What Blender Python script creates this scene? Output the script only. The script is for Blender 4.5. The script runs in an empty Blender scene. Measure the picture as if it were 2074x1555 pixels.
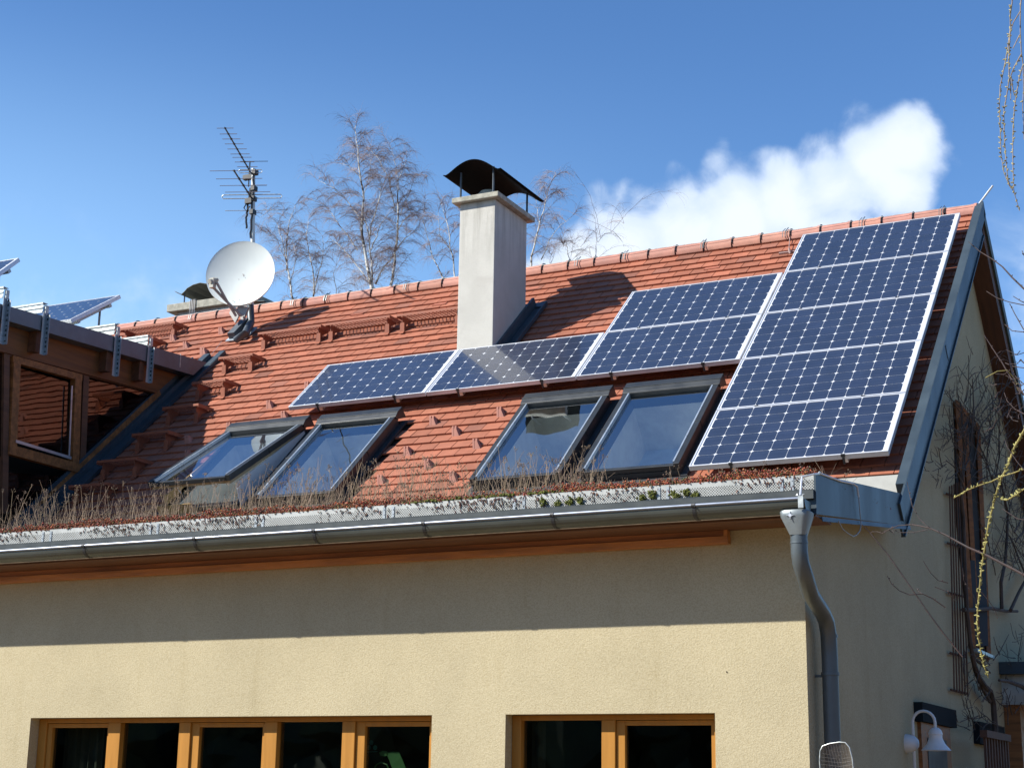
import bpy, math, random
from mathutils import Vector as Vc, Matrix as Mx
random.seed(7)
S = bpy.context.scene
col = S.collection
# ------------------------------------------------------------------ camera
F = 3270.1; CX, CY = 1037.0, 777.5
YAW, PITCH, ROLL = -0.4617301, 0.2466685, 0.0153837
CAM = Vc((2.8615, -12.3602, -2.6171))
fw = Vc((math.sin(YAW)*math.cos(PITCH), math.cos(YAW)*math.cos(PITCH), math.sin(PITCH)))
r0 = Vc((math.cos(YAW), -math.sin(YAW), 0)); u0 = r0.cross(fw)
rt = math.cos(ROLL)*r0 + math.sin(ROLL)*u0
up = -math.sin(ROLL)*r0 + math.cos(ROLL)*u0
cd = bpy.data.cameras.new('camera'); cam = bpy.data.objects.new('camera', cd); col.objects.link(cam)
cd.sensor_width = 36; cd.lens = 36*F/2074; cd.clip_end = 3000; cd.clip_start = .05
m = Mx.Identity(4)
for i in range(3):
    m[i][0] = rt[i]; m[i][1] = up[i]; m[i][2] = -fw[i]; m[i][3] = CAM[i]
cam.matrix_world = m
S.camera = cam
# ------------------------------------------------------------------ exposure, sun, sky
S.view_settings.view_transform = 'Standard'; S.view_settings.look = 'None'
S.view_settings.exposure = .72; S.view_settings.gamma = 1.0
S.cycles.max_bounces = 8; S.cycles.transparent_max_bounces = 12
S.cycles.sample_clamp_indirect = 6
SUN = Vc((1.08, 1, -1.17)).normalized()          # direction the light travels
sl = bpy.data.lights.new('sun', 'SUN'); sl.energy = 5.0; sl.angle = math.radians(.53); sl.color = (1, .955, .87)
so = bpy.data.objects.new('sun', sl); col.objects.link(so)
so.rotation_euler = SUN.to_track_quat('-Z', 'Y').to_euler()
W = bpy.data.worlds.new('World'); S.world = W; W.use_nodes = True
nt = W.node_tree; N_ = nt.nodes; L_ = nt.links; N_.clear()
class G:
    """small helper for node graphs"""
    def __init__(s, t): s.t = t
    def n(s, typ, **k):
        o = s.t.nodes.new(typ)
        for a, b in k.items(): setattr(o, a, b)
        return o
    def put(s, sock, v):
        if v is None: return
        if isinstance(v, bpy.types.NodeSocket): s.t.links.new(v, sock)
        else: sock.default_value = v
    def m(s, op, a, b=None, c=None, clamp=False):
        o = s.n('ShaderNodeMath', operation=op, use_clamp=clamp)
        s.put(o.inputs[0], a); s.put(o.inputs[1], b)
        if c is not None: s.put(o.inputs[2], c)
        return o.outputs[0]
    def mix(s, f, a, b, blend='MIX'):
        o = s.n('ShaderNodeMix', data_type='RGBA', blend_type=blend)
        s.put(o.inputs[0], f); s.put(o.inputs[6], a); s.put(o.inputs[7], b)
        return o.outputs[2]
    def noise(s, vec, scale, detail=3, rough=.5, dist=0):
        o = s.n('ShaderNodeTexNoise'); s.put(o.inputs['Vector'], vec)
        o.inputs['Scale'].default_value = scale; o.inputs['Detail'].default_value = detail
        o.inputs['Roughness'].default_value = rough; o.inputs['Distortion'].default_value = dist
        return o.outputs['Fac']
    def ramp(s, v, a, b, c=0, d=1):
        o = s.n('ShaderNodeMapRange', interpolation_type='SMOOTHSTEP'); s.put(o.inputs[0], v)
        for i, q in enumerate((a, b, c, d)): o.inputs[i+1].default_value = q
        return o.outputs[0]
g = G(nt)
sky = g.n('ShaderNodeTexSky', sky_type='NISHITA', sun_disc=False)
sky.sun_elevation = math.asin(-SUN.z); sky.sun_rotation = math.atan2(-SUN.x, -SUN.y) % (2*math.pi)
sky.air_density = 1.0; sky.dust_density = .3; sky.ozone_density = 2.2; sky.altitude = 300
tc = g.n('ShaderNodeTexCoord'); sx = g.n('ShaderNodeSeparateXYZ'); L_.new(tc.outputs['Generated'], sx.inputs[0])
az = g.m('MULTIPLY', g.m('ARCTAN2', sx.outputs[0], sx.outputs[1]), 57.2958)
el = g.m('MULTIPLY', g.m('ARCSINE', sx.outputs[2]), 57.2958)
# cumulus bank given by compass bearing, elevation and radius in degrees
puffs = [(-12.2,20.6,2.0),(-25.2,17.5,2.1),(-23.6,18.2,2.4),(-22.1,19.0,2.9),(-20.0,19.4,2.9),(-18.1,19.8,3.0),(-16.3,20.3,2.9),(-14.6,20.9,2.8),(-13.1,21.5,2.5),(-11.9,21.9,2.1),(-14.8,18.9,2.4),(-18,17.3,3.2),(-21,16.8,2.8),(-16,17.6,2.6)]
den = None
for (a, e, r) in puffs:
    dx = g.m('SUBTRACT', az, a); dy = g.m('SUBTRACT', el, e)
    d = g.m('SQRT', g.m('ADD', g.m('MULTIPLY', dx, g.m('MULTIPLY', dx, .88)), g.m('MULTIPLY', dy, dy)))
    v = g.m('SUBTRACT', 1.0, g.m('DIVIDE', d, r))
    den = v if den is None else g.m('SMOOTH_MAX', den, v, .15)
n1 = g.noise(tc.outputs['Generated'], 24, 6, .58, .4)
n2 = g.noise(tc.outputs['Generated'], 7, 6, .6, .4)
n3 = g.noise(tc.outputs['Generated'], 95, 4, .6)
def billow(sc):
    v = g.n('ShaderNodeTexVoronoi', feature='SMOOTH_F1'); v.inputs['Scale'].default_value = sc; v.inputs['Smoothness'].default_value = .35
    w = g.n('ShaderNodeVectorMath', operation='ADD'); L_.new(tc.outputs['Generated'], w.inputs[0])
    nn = g.n('ShaderNodeTexNoise'); nn.inputs['Detail'].default_value = 0; nn.inputs['Scale'].default_value = sc*1.4; L_.new(tc.outputs['Generated'], nn.inputs['Vector'])
    q = g.n('ShaderNodeVectorMath', operation='SCALE'); L_.new(nn.outputs['Color'], q.inputs[0]); q.inputs['Scale'].default_value = .35/sc; L_.new(q.outputs[0], w.inputs[1])
    L_.new(w.outputs[0], v.inputs['Vector']); return g.m('SUBTRACT', .45, v.outputs['Distance'])
bil = g.m('ADD', g.m('ADD', g.m('MULTIPLY', billow(26), .36), g.m('MULTIPLY', billow(60), .22)), -.10)
den = g.m('ADD', den, bil)
den2 = g.m('ADD', g.m('ADD', den, g.m('MULTIPLY', g.m('SUBTRACT', n1, .5), .65)), g.m('MULTIPLY', g.m('SUBTRACT', n3, .5), .08))
cl = g.ramp(den2, .06, .40)
# thin veils low down
low = g.ramp(el, 14, 21, 1, 0)
veil = g.m('MULTIPLY', g.ramp(g.m('ADD', n2, g.m('MULTIPLY', g.m('SUBTRACT', n1, .5), .5)), .47, .78), low)
veil = g.m('MULTIPLY', veil, .55)
haz = g.m('MULTIPLY', g.ramp(az, -48, -12, .72, .10), g.ramp(el, 13, 28, 1, 0))
hi = g.m('MULTIPLY', g.ramp(n2, .45, .8), .16)
skc = g.mix(1.0, sky.outputs[0], (.84, 1.23, 1.62, 1), 'MULTIPLY')
skc = g.mix(haz, skc, (4.4, 7.6, 11.8, 1))
ve2 = g.m('MULTIPLY', g.ramp(g.m('ADD', n1, g.m('MULTIPLY', g.m('SUBTRACT', n2, .5), .8)), .30, .75), g.m('MULTIPLY', g.ramp(az, -11, -7), g.m('MULTIPLY', g.ramp(az, 6, 0), g.ramp(el, 21.5, 17.5))))
skc = g.mix(veil, skc, (8.2, 9.2, 10.4, 1)); skc = g.mix(g.m('MULTIPLY', ve2, .65), skc, (7.6, 8.9, 10.6, 1))
shade = g.ramp(g.m('ADD', den, g.m('MULTIPLY', g.m('SUBTRACT', n1, .5), 1.0)), .15, .8)
cloudc = g.mix(shade, (6.3, 7.6, 9.7, 1), (8.7, 9.4, 10.3, 1))
skc = g.mix(g.m('MULTIPLY', cl, .96), skc, cloudc)
bg = g.n('ShaderNodeBackground'); L_.new(skc, bg.inputs[0]); bg.inputs[1].default_value = .068
wo = g.n('ShaderNodeOutputWorld'); L_.new(bg.outputs[0], wo.inputs[0])

# ------------------------------------------------------------------ measuring helpers
TH = 0.7210771; PH = .967731; PW = 1.65
Vv = Vc((0, math.cos(TH), math.sin(TH))); Nn = Vc((0, -math.sin(TH), math.cos(TH))); Ux = Vc((1, 0, 0))
def ray(x, y): return rt*((x-CX)/F) + up*(-(y-CY)/F) + fw
def at(x, y, ax, val):
    """world point seen at photo position (x, y) on the plane axis = val"""
    d = ray(x, y); i = 'XYZ'.index(ax); return CAM + d*((val-CAM[i])/d[i])
DT = -.045      # the tiles lie this much deeper than first taken
def rf(x, y, off=-.13):
    off += DT
    d = ray(x, y); t = (off-Nn.dot(CAM))/Nn.dot(d); return CAM + d*t
def uv(x, y, off=-.13): p = rf(x, y, off); return p.x, p.dot(Vv)
def RP(u, v, n=-.13): return Ux*u + Vv*v + Nn*(n+DT)
RM0 = Mx(((1, 0, 0, 0), (0, Vv.y, Nn.y, 0), (0, Vv.z, Nn.z, 0), (0, 0, 0, 1)))   # module plane frame: (u, v, n)
RM = RM0 @ Mx.Translation((0, 0, DT))                                            # tile frame
# ------------------------------------------------------------------ materials
def new_mat(name):
    mt = bpy.data.materials.new(name); mt.use_nodes = True
    t = mt.node_tree; return mt, G(t), t.nodes['Principled BSDF']
def mat(name, c, rough=.6, metal=0, var=.12, vs=6, bump=0, bs=80, streak=None, spec=.5, coat=0, attr=None, c2=None, cs=2.0, cth=(.5, .7)):
    mt, g, b = new_mat(name)
    tcx = g.n('ShaderNodeTexCoord').outputs['Object']
    vec = tcx
    if streak:
        mp = g.n('ShaderNodeMapping'); g.t.links.new(tcx, mp.inputs[0]); mp.inputs['Scale'].default_value = streak; vec = mp.outputs[0]
    nz = g.noise(vec, vs, 5, .6)
    lo = tuple(x*(1-var) for x in c) + (1,); hi_ = tuple(min(1, x*(1+var)) for x in c) + (1,)
    cc = g.mix(g.ramp(nz, .3, .7), lo, hi_)
    if c2:
        cc = g.mix(g.ramp(g.noise(vec, cs, 6, .65, .5), *cth), cc, tuple(c2)+(1,))
    if attr:
        a = g.n('ShaderNodeAttribute', attribute_name='tint')
        cc = g.mix(1.0, cc, a.outputs['Color'], 'MULTIPLY')
    g.put(b.inputs['Base Color'], cc)
    b.inputs['Metallic'].default_value = metal
    g.put(b.inputs['Roughness'], g.ramp(nz, .2, .8, max(.02, rough-.08), min(1, rough+.08)))
    b.inputs['Specular IOR Level'].default_value = spec
    b.inputs['Coat Weight'].default_value = coat; b.inputs['Coat Roughness'].default_value = .08
    if bump:
        bn = g.n('ShaderNodeBump'); bn.inputs['Distance'].default_value = bump; bn.inputs['Strength'].default_value = 1
        g.put(bn.inputs['Height'], g.noise(tcx, bs, 3, .6)); g.put(b.inputs['Normal'], bn.outputs[0])
    return mt
M = {}
# render plaster: scratchy 3 mm grain
def plaster(name, c, d=.0028, var=.07):
    mt, g, b = new_mat(name)
    t = g.n('ShaderNodeTexCoord').outputs['Object']
    n = g.noise(t, 95, 2, .5, .8); n2 = g.noise(t, .9, 6, .65); n3 = g.noise(t, 210, 1)
    mp = g.n('ShaderNodeMapping'); g.t.links.new(t, mp.inputs[0]); mp.inputs['Scale'].default_value = (2.2, 2.2, .35); n4 = g.noise(mp.outputs[0], 2.0, 6, .7)
    cc = g.mix(g.ramp(n2, .3, .7), tuple(x*(1-var) for x in c)+(1,), tuple(x*(1+var) for x in c)+(1,))
    cc = g.mix(g.ramp(n4, .52, .80, 0, .75), cc, g.mix(1, cc, (.86, .84, .78, 1), 'MULTIPLY'))     # faint rain streaks
    cc = g.mix(g.ramp(n, .34, .62), g.mix(1, cc, (.84, .82, .78, 1), 'MULTIPLY'), cc)
    g.put(b.inputs['Base Color'], cc); b.inputs['Roughness'].default_value = .95; b.inputs['Specular IOR Level'].default_value = .15
    bn = g.n('ShaderNodeBump'); bn.inputs['Distance'].default_value = d
    g.put(bn.inputs['Height'], g.m('ADD', n, g.m('MULTIPLY', n3, .3))); g.put(b.inputs['Normal'], bn.outputs[0])
    return mt
M['wall'] = plaster('cream_plaster', (.452, .396, .262))
M['chim'] = mat('white_plaster', (.48, .465, .42), .9, var=.06, vs=3, bump=.002, bs=60, spec=.2, c2=(.42, .40, .36), cs=2.6, cth=(.54, .82))
mt = M['chim']; g = G(mt.node_tree); b = mt.node_tree.nodes['Principled BSDF']
old = b.inputs['Base Color'].links[0].from_socket; ob = g.n('ShaderNodeTexCoord').outputs['Object']
sp = g.n('ShaderNodeSeparateXYZ'); g.t.links.new(ob, sp.inputs[0]); mp = g.n('ShaderNodeMapping'); g.t.links.new(ob, mp.inputs[0]); mp.inputs['Scale'].default_value = (9, 9, .8)
run = g.m('MULTIPLY', g.ramp(g.noise(mp.outputs[0], 1.3, 5, .7), .42, .72), g.ramp(sp.outputs[2], 6.9, 7.95))
g.put(b.inputs['Base Color'], g.mix(g.m('MULTIPLY', run, .5), old, (.20, .185, .155, 1)))
M['conc'] = mat('concrete', (.34, .325, .27), .9, var=.22, vs=14, bump=.003, bs=50, spec=.2, c2=(.22, .23, .18), cs=6, cth=(.5, .75))
M['tile'] = mat('clay_tile', (.300, .112, .066), .75, var=.10, vs=9, bump=.0008, bs=60, spec=.3, attr=1)
mt = M['tile']; g = G(mt.node_tree); b = mt.node_tree.nodes['Principled BSDF']
old = b.inputs['Base Color'].links[0].from_socket; ob = g.n('ShaderNodeTexCoord').outputs['Object']
big = g.ramp(g.noise(ob, .8, 6, .7, .4), .50, .78); li = g.ramp(g.noise(ob, 26, 3, .6), .70, .78)
c1 = g.mix(g.m('MULTIPLY', big, .35), old, (.17, .075, .052, 1))
g.put(b.inputs['Base Color'], g.mix(g.m('MULTIPLY', li, .35), c1, (.33, .25, .19, 1)))
M['ridge'] = mat('ridge_clay', (.42, .20, .148), .7, var=.14, vs=7, spec=.35, attr=1)
M['stepc'] = mat('terracotta_paint', (.26, .078, .038), .6, var=.12, vs=10, spec=.4)
M['under'] = mat('underlay', (.03, .018, .014), .95)
M['zinc'] = mat('zinc', (.32, .35, .37), .42, metal=.75, var=.14, vs=3, streak=(1, 1, .3))
M['zincb'] = mat('verge_zinc', (.042, .062, .078), .50, metal=.2, var=.16, vs=2.5, streak=(1, 1, .25))
M['pipe'] = mat('pipe_zinc', (.10, .12, .13), .42, metal=.35, var=.12, vs=3)
M['zincg'] = mat('gutter_zinc', (.085, .098, .092), .36, metal=.45, var=.2, vs=2.2, streak=(.6, 1, 1))
M['drip'] = mat('painted_drip', (.055, .062, .062), .45, metal=.4, var=.08)
M['alu'] = mat('anodised_frame', (.62, .64, .68), .35, metal=.35, var=.04)
M['galv'] = mat('galvanised', (.42, .45, .44), .45, metal=.55, var=.2, vs=25)
M['anth'] = mat('anthracite_metal', (.085, .095, .10), .42, metal=.3, var=.12, vs=5)
M['anthd'] = mat('dark_flashing', (.035, .038, .042), .55, metal=.2)
M['gask'] = mat('window_bead', (.40, .46, .52), .3, metal=.5)
M['woodh'] = mat('honey_wood', (.37, .168, .027), .55, var=.09, vs=4, streak=(5, 5, .4), spec=.25)
M['woodd'] = mat('brown_wood', (.24, .095, .030), .55, var=.35, vs=4, streak=(.4, 5, 5), spec=.35)
M['woody'] = mat('amber_beam', (.15, .057, .017), .55, var=.28, vs=3, streak=(5, .35, 6), spec=.35)
M['woodb'] = mat('dark_brown_wood', (.10, .042, .020), .6, var=.3, vs=4, streak=(5, .5, 5))
M['soff'] = mat('soffit_board', (.085, .034, .018), .7, var=.25, vs=4, streak=(6, .4, .4))
M['black'] = mat('black_sheet', (.004, .005, .006), .8, metal=0, var=.2, spec=.05)
M['cowlg'] = mat('grey_sheet', (.10, .11, .10), .55, metal=.3, var=.2)
M['dish'] = mat('dish_paint', (.64, .675, .64), .38, var=.02, spec=.4)
M['dishg'] = mat('grey_arm', (.30, .29, .28), .5, metal=.2)
M['mast'] = mat('mast_steel', (.58, .55, .48), .4, metal=.45, var=.12)
M['mastd'] = mat('dark_steel', (.07, .085, .10), .5, metal=.4)
M['mdark'] = mat('matt_dark_paint', (.016, .020, .023), .9, spec=.08)
M['bark'] = mat('dark_bark', (.07, .055, .042), .9, var=.3, vs=8)
M['blk'] = mat('black_plastic', (.012, .013, .016), .5)
M['white'] = mat('white_enamel', (.66, .66, .66), .35, var=.03)
M['memb'] = mat('pale_membrane', (.42, .42, .385), .85, var=.1, vs=5, c2=(.3, .29, .25), cs=5, cth=(.6, .8))
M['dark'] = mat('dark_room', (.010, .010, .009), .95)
M['curt'] = mat('curtain', (.05, .055, .045), .9, streak=(30, 1, .3))
M['cream'] = mat('reveal_lining', (.62, .61, .56), .7)
M['room'] = mat('attic_blind', (.55, .58, .60), .8, var=.1)
M['birch'] = mat('birch_bark', (.56, .55, .51), .85, var=.15, vs=3, c2=(.06, .045, .04), cs=4, cth=(.48, .58))
M['twig'] = mat('birch_twig', (.25, .195, .19), .8, var=.3)
M['vine'] = mat('vine_stem', (.075, .052, .040), .9, var=.3)
M['redtw'] = mat('red_twig', (.040, .024, .022), .7, var=.4, vs=20)
M['will'] = mat('willow_bark', (.25, .21, .065), .7, var=.3, vs=30)
M['catk'] = mat('willow_bud', (.28, .26, .085), .8, var=.25, vs=40)
M['lath'] = mat('lath_wood', (.10, .05, .030), .8, var=.3, vs=8)
M['straw'] = mat('dry_stalk', (.22, .168, .12), .9, var=.2, attr=1)
M['sedum'] = mat('sedum', (.9, .9, .9), .7, var=.1, attr=1)
M['soil'] = mat('substrate', (.12, .09, .06), 1, var=.3, vs=20)
M['moss'] = mat('moss', (.10, .11, .018), 1, var=.4, vs=60, bump=.004, bs=200)
M['grass'] = mat('lawn', (.20, .13, .065), 1, var=.3, vs=.8)
M['leaf'] = mat('evergreen', (.040, .055, .026), .9, var=.4, vs=1)
M['green'] = mat('green_leaf', (.03, .12, .03), .5)
M['cyan'] = mat('cyan_charm', (.02, .16, .15), .4)
# perforated aluminium strip
mt, g, b = new_mat('perforated_aluminium')
sp = g.n('ShaderNodeSeparateXYZ'); g.t.links.new(g.n('ShaderNodeTexCoord').outputs['Object'], sp.inputs[0])
def dots(ox, oz):
    a = g.m('SUBTRACT', g.m('FRACT', g.m('ADD', g.m('MULTIPLY', sp.outputs[0], 1/.018), ox)), .5)
    c = g.m('SUBTRACT', g.m('FRACT', g.m('ADD', g.m('MULTIPLY', sp.outputs[2], 1/.018), oz)), .5)
    return g.m('LESS_THAN', g.m('ADD', g.m('MULTIPLY', a, a), g.m('MULTIPLY', c, c)), .062)
dd = g.m('MAXIMUM', dots(0, 0), dots(.5, .5))
dd = g.m('MULTIPLY', dd, g.m('LESS_THAN', sp.outputs[2], 3.648))
nz = g.noise(g.n('ShaderNodeTexCoord').outputs['Object'], 9, 6, .7)
cc = g.mix(dd, g.mix(g.ramp(nz, .3, .8), (.42, .43, .41, 1), (.28, .29, .27, 1)), (.02, .018, .015, 1))
g.put(b.inputs['Base Color'], cc); b.inputs['Metallic'].default_value = .15; b.inputs['Roughness'].default_value = .5
M['perf'] = mt
# solar cells: dark blue silicon behind glass, fine busbars
mt, g, b = new_mat('silicon_cell')
ob = g.n('ShaderNodeTexCoord').outputs['Object']
sp = g.n('ShaderNodeSeparateXYZ'); g.t.links.new(ob, sp.inputs[0])
fy = g.m('FRACT', g.m('DIVIDE', g.m('SUBTRACT', sp.outputs[1], .0195), .1548))
def line(p, w): return g.m('LESS_THAN', g.m('ABSOLUTE', g.m('SUBTRACT', fy, p)), w)
ln = g.m('MAXIMUM', line(.25, .008), line(.75, .008))
fin = g.m('MULTIPLY', g.m('LESS_THAN', g.m('FRACT', g.m('MULTIPLY', sp.outputs[1], 60)), .3), .25)
nz = g.noise(ob, 3, 4, .6)
geo = g.n('ShaderNodeAttribute', attribute_name='tint')
base = g.mix(g.ramp(nz, .3, .7), (.014, .020, .039, 1), (.019, .027, .052, 1))
base = g.mix(1, base, geo.outputs['Color'], 'MULTIPLY')
base = g.mix(fin, base, (.05, .065, .12, 1)); base = g.mix(g.m('MULTIPLY', ln, .16), base, (.25, .28, .34, 1))
g.put(b.inputs['Base Color'], base); b.inputs['Roughness'].default_value = .35
b.inputs['Coat Weight'].default_value = 1; b.inputs['Coat Roughness'].default_value = .06; b.inputs['Coat IOR'].default_value = 1.5
M['cell'] = mt
M['back'] = mat('white_backsheet', (.62, .64, .67), .4, var=.02, coat=.8)
def glass(name, tint, refl, thru, wave=.0012, ws=4):
    """coated pane: part mirror, part see-through, slightly wavy"""
    mt, g, b = new_mat(name); t = g.t; t.nodes.remove(b)
    o = t.nodes['Material Output']; gl = g.n('ShaderNodeBsdfGlossy'); gl.inputs['Roughness'].default_value = .015; gl.inputs['Color'].default_value = tint+(1,)
    tr = g.n('ShaderNodeBsdfTransparent'); tr.inputs[0].default_value = thru+(1,)
    mx = g.n('ShaderNodeMixShader')
    ge = g.n('ShaderNodeNewGeometry'); dp_ = g.n('ShaderNodeVectorMath', operation='DOT_PRODUCT')
    t.links.new(ge.outputs['Incoming'], dp_.inputs[0]); t.links.new(ge.outputs['Normal'], dp_.inputs[1])
    k_ = g.m('POWER', g.m('SUBTRACT', 1.0, g.m('ABSOLUTE', dp_.outputs['Value'])), 5.0)     # same from both sides
    f = g.m('ADD', refl, g.m('MULTIPLY', k_, 1-refl), clamp=True)
    t.links.new(f, mx.inputs[0]); t.links.new(tr.outputs[0], mx.inputs[1]); t.links.new(gl.outputs[0], mx.inputs[2])
    bn = g.n('ShaderNodeBump'); bn.inputs['Distance'].default_value = wave
    g.put(bn.inputs['Height'], g.noise(g.n('ShaderNodeTexCoord').outputs['Object'], ws, 1)); t.links.new(bn.outputs[0], gl.inputs['Normal'])
    t.links.new(mx.outputs[0], o.inputs[0]); return mt
M['pane'] = glass('roof_window_glass', (.86, .92, .97), .42, (.85, .9, .9), .0022, 2.6)
M['paned'] = glass('cheek_glass', (.95, .88, .85), .10, (.3, .3, .3), .0010, 3)
M['panew'] = glass('window_glass', (.9, 1, .95), .13, (.5, .55, .5), .001, 3)
# ------------------------------------------------------------------ mesh builder
WM = {}
class MB:
    def __init__(s): s.v = []; s.f = []; s.c = []; s.tint = (1, 1, 1)
    def add(s, vs, fs):
        o = len(s.v); s.v += [Vc(p) for p in vs]; s.f += [tuple(o+i for i in f) for f in fs]; s.c += [s.tint]*len(vs); return s
    def box(s, lo, hi, fr=None):
        p = [Vc((x, y, z)) for z in (lo[2], hi[2]) for y in (lo[1], hi[1]) for x in (lo[0], hi[0])]
        if fr is not None: p = [fr @ q for q in p]
        return s.add(p, [(0, 2, 3, 1), (4, 5, 7, 6), (0, 1, 5, 4), (2, 6, 7, 3), (0, 4, 6, 2), (1, 3, 7, 5)])
    def prism(s, poly, vec, fr=None):
        """closed polygon extruded along vec"""
        a = [Vc(p) for p in poly]; vec = Vc(vec); b = [p+vec for p in a]; n = len(a)
        if fr is not None: a = [fr @ q for q in a]; b = [fr @ q for q in b]
        return s.add(a+b, [tuple(range(n))[::-1], tuple(range(n, 2*n))] + [(i, (i+1) % n, n+(i+1) % n, n+i) for i in range(n)])
    def sheet(s, prof, vec, t, fr=None, nrm=None):
        """open profile given thickness t and swept along vec"""
        pr = [Vc(p) for p in prof]; vec = Vc(vec); o = []
        for i, p in enumerate(pr):
            d = (pr[min(i+1, len(pr)-1)]-pr[max(i-1, 0)]).normalized(); o.append(p + d.cross(vec).normalized()*t)
        for i in range(len(pr)-1):
            q = [pr[i], pr[i+1], o[i+1], o[i]]; s.prism(q, vec, fr)
        return s
    def tube(s, pts, r, sides=8, cap=True, fr=None):
        pts = [Vc(p) for p in pts]
        if fr is not None: pts = [fr @ p for p in pts]
        n = len(pts); rs = r if isinstance(r, (list, tuple)) else [r]*n
        vs = []; d0 = (pts[1]-pts[0]).normalized(); a = Vc((0, 0, 1)) if abs(d0.z) < .9 else Vc((1, 0, 0)); x = d0.cross(a).normalized()
        for i in range(n):
            d = (pts[min(i+1, n-1)]-pts[max(i-1, 0)]).normalized(); x = (x - d*x.dot(d)).normalized(); y = d.cross(x)
            for k in range(sides):
                t = 2*math.pi*k/sides; vs.append(pts[i] + (x*math.cos(t)+y*math.sin(t))*rs[i])
        fs = [(i*sides+k, i*sides+(k+1) % sides, (i+1)*sides+(k+1) % sides, (i+1)*sides+k) for i in range(n-1) for k in range(sides)]
        if cap: fs += [tuple(range(sides))[::-1], tuple((n-1)*sides+k for k in range(sides))]
        return s.add(vs, fs)
    def lathe(s, prof, origin, axis=(0, 0, 1), seg=32):
        """(radius, height) profile turned about an axis"""
        q = Vc(axis).to_track_quat('Z', 'Y').to_matrix(); o = Vc(origin); vs = []
        for (r, h) in prof:
            for k in range(seg):
                t = 2*math.pi*k/seg; vs.append(o + q @ Vc((r*math.cos(t), r*math.sin(t), h)))
        fs = [(i*seg+k, i*seg+(k+1) % seg, (i+1)*seg+(k+1) % seg, (i+1)*seg+k) for i in range(len(prof)-1) for k in range(seg)]
        return s.add(vs, fs)
    def blob(s, p, r, sq=1):
        p = Vc(p); x = Vc((r, 0, 0)); y = Vc((0, r, 0)); z = Vc((0, 0, r*sq))
        q = Mx.Rotation(random.random()*3, 3, 'X') @ Mx.Rotation(random.random()*3, 3, 'Z') if sq == 1 else Mx.Identity(3)
        v = [p+q@x, p-q@x, p+q@y, p-q@y, p+q@z, p-q@z]
        return s.add(v, [(0, 2, 4), (2, 1, 4), (1, 3, 4), (3, 0, 4), (2, 0, 5), (1, 2, 5), (3, 1, 5), (0, 3, 5)])
    def build(s, name, m_, parent=None, smooth=False, local=False, bevel=0):
        me = bpy.data.meshes.new(name); vs = s.v
        if parent is not None and not local:
            inv = WM[parent].inverted(); vs = [inv @ p for p in vs]
        me.from_pydata([tuple(p) for p in vs], [], s.f); me.update()
        at_ = me.color_attributes.new('tint', 'FLOAT_COLOR', 'POINT')
        flat = [];
        for c in s.c: flat += [c[0], c[1], c[2], 1]
        at_.data.foreach_set('color', flat)
        if smooth: me.shade_smooth()
        me.materials.append(m_ if not isinstance(m_, str) else M[m_])
        o = bpy.data.objects.new(name, me); col.objects.link(o)
        if parent is not None: o.parent = parent; WM[o] = WM[parent]
        else: WM[o] = Mx.Identity(4)
        if bevel:
            bv = o.modifiers.new('bevel', 'BEVEL'); bv.width = bevel; bv.segments = 2; bv.limit_method = 'ANGLE'
        if smooth and hasattr(me, 'set_sharp_from_angle'): me.set_sharp_from_angle(angle=math.radians(40))
        return o
def tag(o, label=None, cat=None, group=None, kind=None):
    if label: o['label'] = label
    if cat: o['category'] = cat
    if group: o['group'] = group
    if kind: o['kind'] = kind
    return o
def thing(name, label, cat, loc=(0, 0, 0), frame=None, group=None):
    o = bpy.data.objects.new(name, None); col.objects.link(o); o.empty_display_size = .1
    mw = Mx.Translation(Vc(loc)) @ (frame if frame is not None else Mx.Identity(4))
    o.matrix_world = mw; WM[o] = mw; return tag(o, label, cat, group)
def dup(root, mw, label, parent=None):
    r = root.copy(); col.objects.link(r); r.matrix_world = mw; WM[r] = mw
    if label: r['label'] = label
    for ch in root.children:
        c = ch.copy(); col.objects.link(c); c.parent = r
        for g2 in ch.children:
            d = g2.copy(); col.objects.link(d); d.parent = c
    return r
# ------------------------------------------------------------------ setting
gz = -4.35
tag(MB().add([(-400, -400, gz), (400, -400, gz), (400, 400, gz), (-400, 400, gz)], [(0, 1, 2, 3)]).build('ground', 'grass'), kind='structure')
# dark evergreens across the garden, behind the photographer (what the house windows mirror)
mb = MB()
for i in range(2600):
    x = random.uniform(-45, 45); h = 5.5+2.5*math.sin(x*.35)+1.5*math.sin(x*1.1)
    z = gz+random.random()**.8*h; y = -34+random.gauss(0, 1.6); r = random.uniform(.5, 1.3)
    mb.blob((x, y, z), r)
for i in range(2400):      # the belt turns the corner and runs on along the neighbour's side
    y = random.uniform(-34, 60); h = 6+2*math.sin(y*.3)+1.3*math.sin(y*.9)
    mb.blob((27+random.gauss(0, 1.4), y, gz+random.random()**.8*h), random.uniform(.5, 1.4))
tag(mb.build('wood', 'leaf'), 'dark belt of evergreens around the garden facing the house', 'trees', kind='stuff')
# ------------------------------------------------------------------ HOUSE
house = thing('house', 'cream plastered house with red tiled roof, roof windows and glazed dormer', 'house', (-3, -2.22, gz))
XW = -.055; YW = -2.24; XL = -13.5; XS = .16
SKY = [(-7.25, -6.30, .15, 1.61), (-6.10, -5.19, .14, 1.585), (-3.765, -2.89, .155, 1.585), (-2.71, -1.80, .145, 1.59)]
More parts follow.
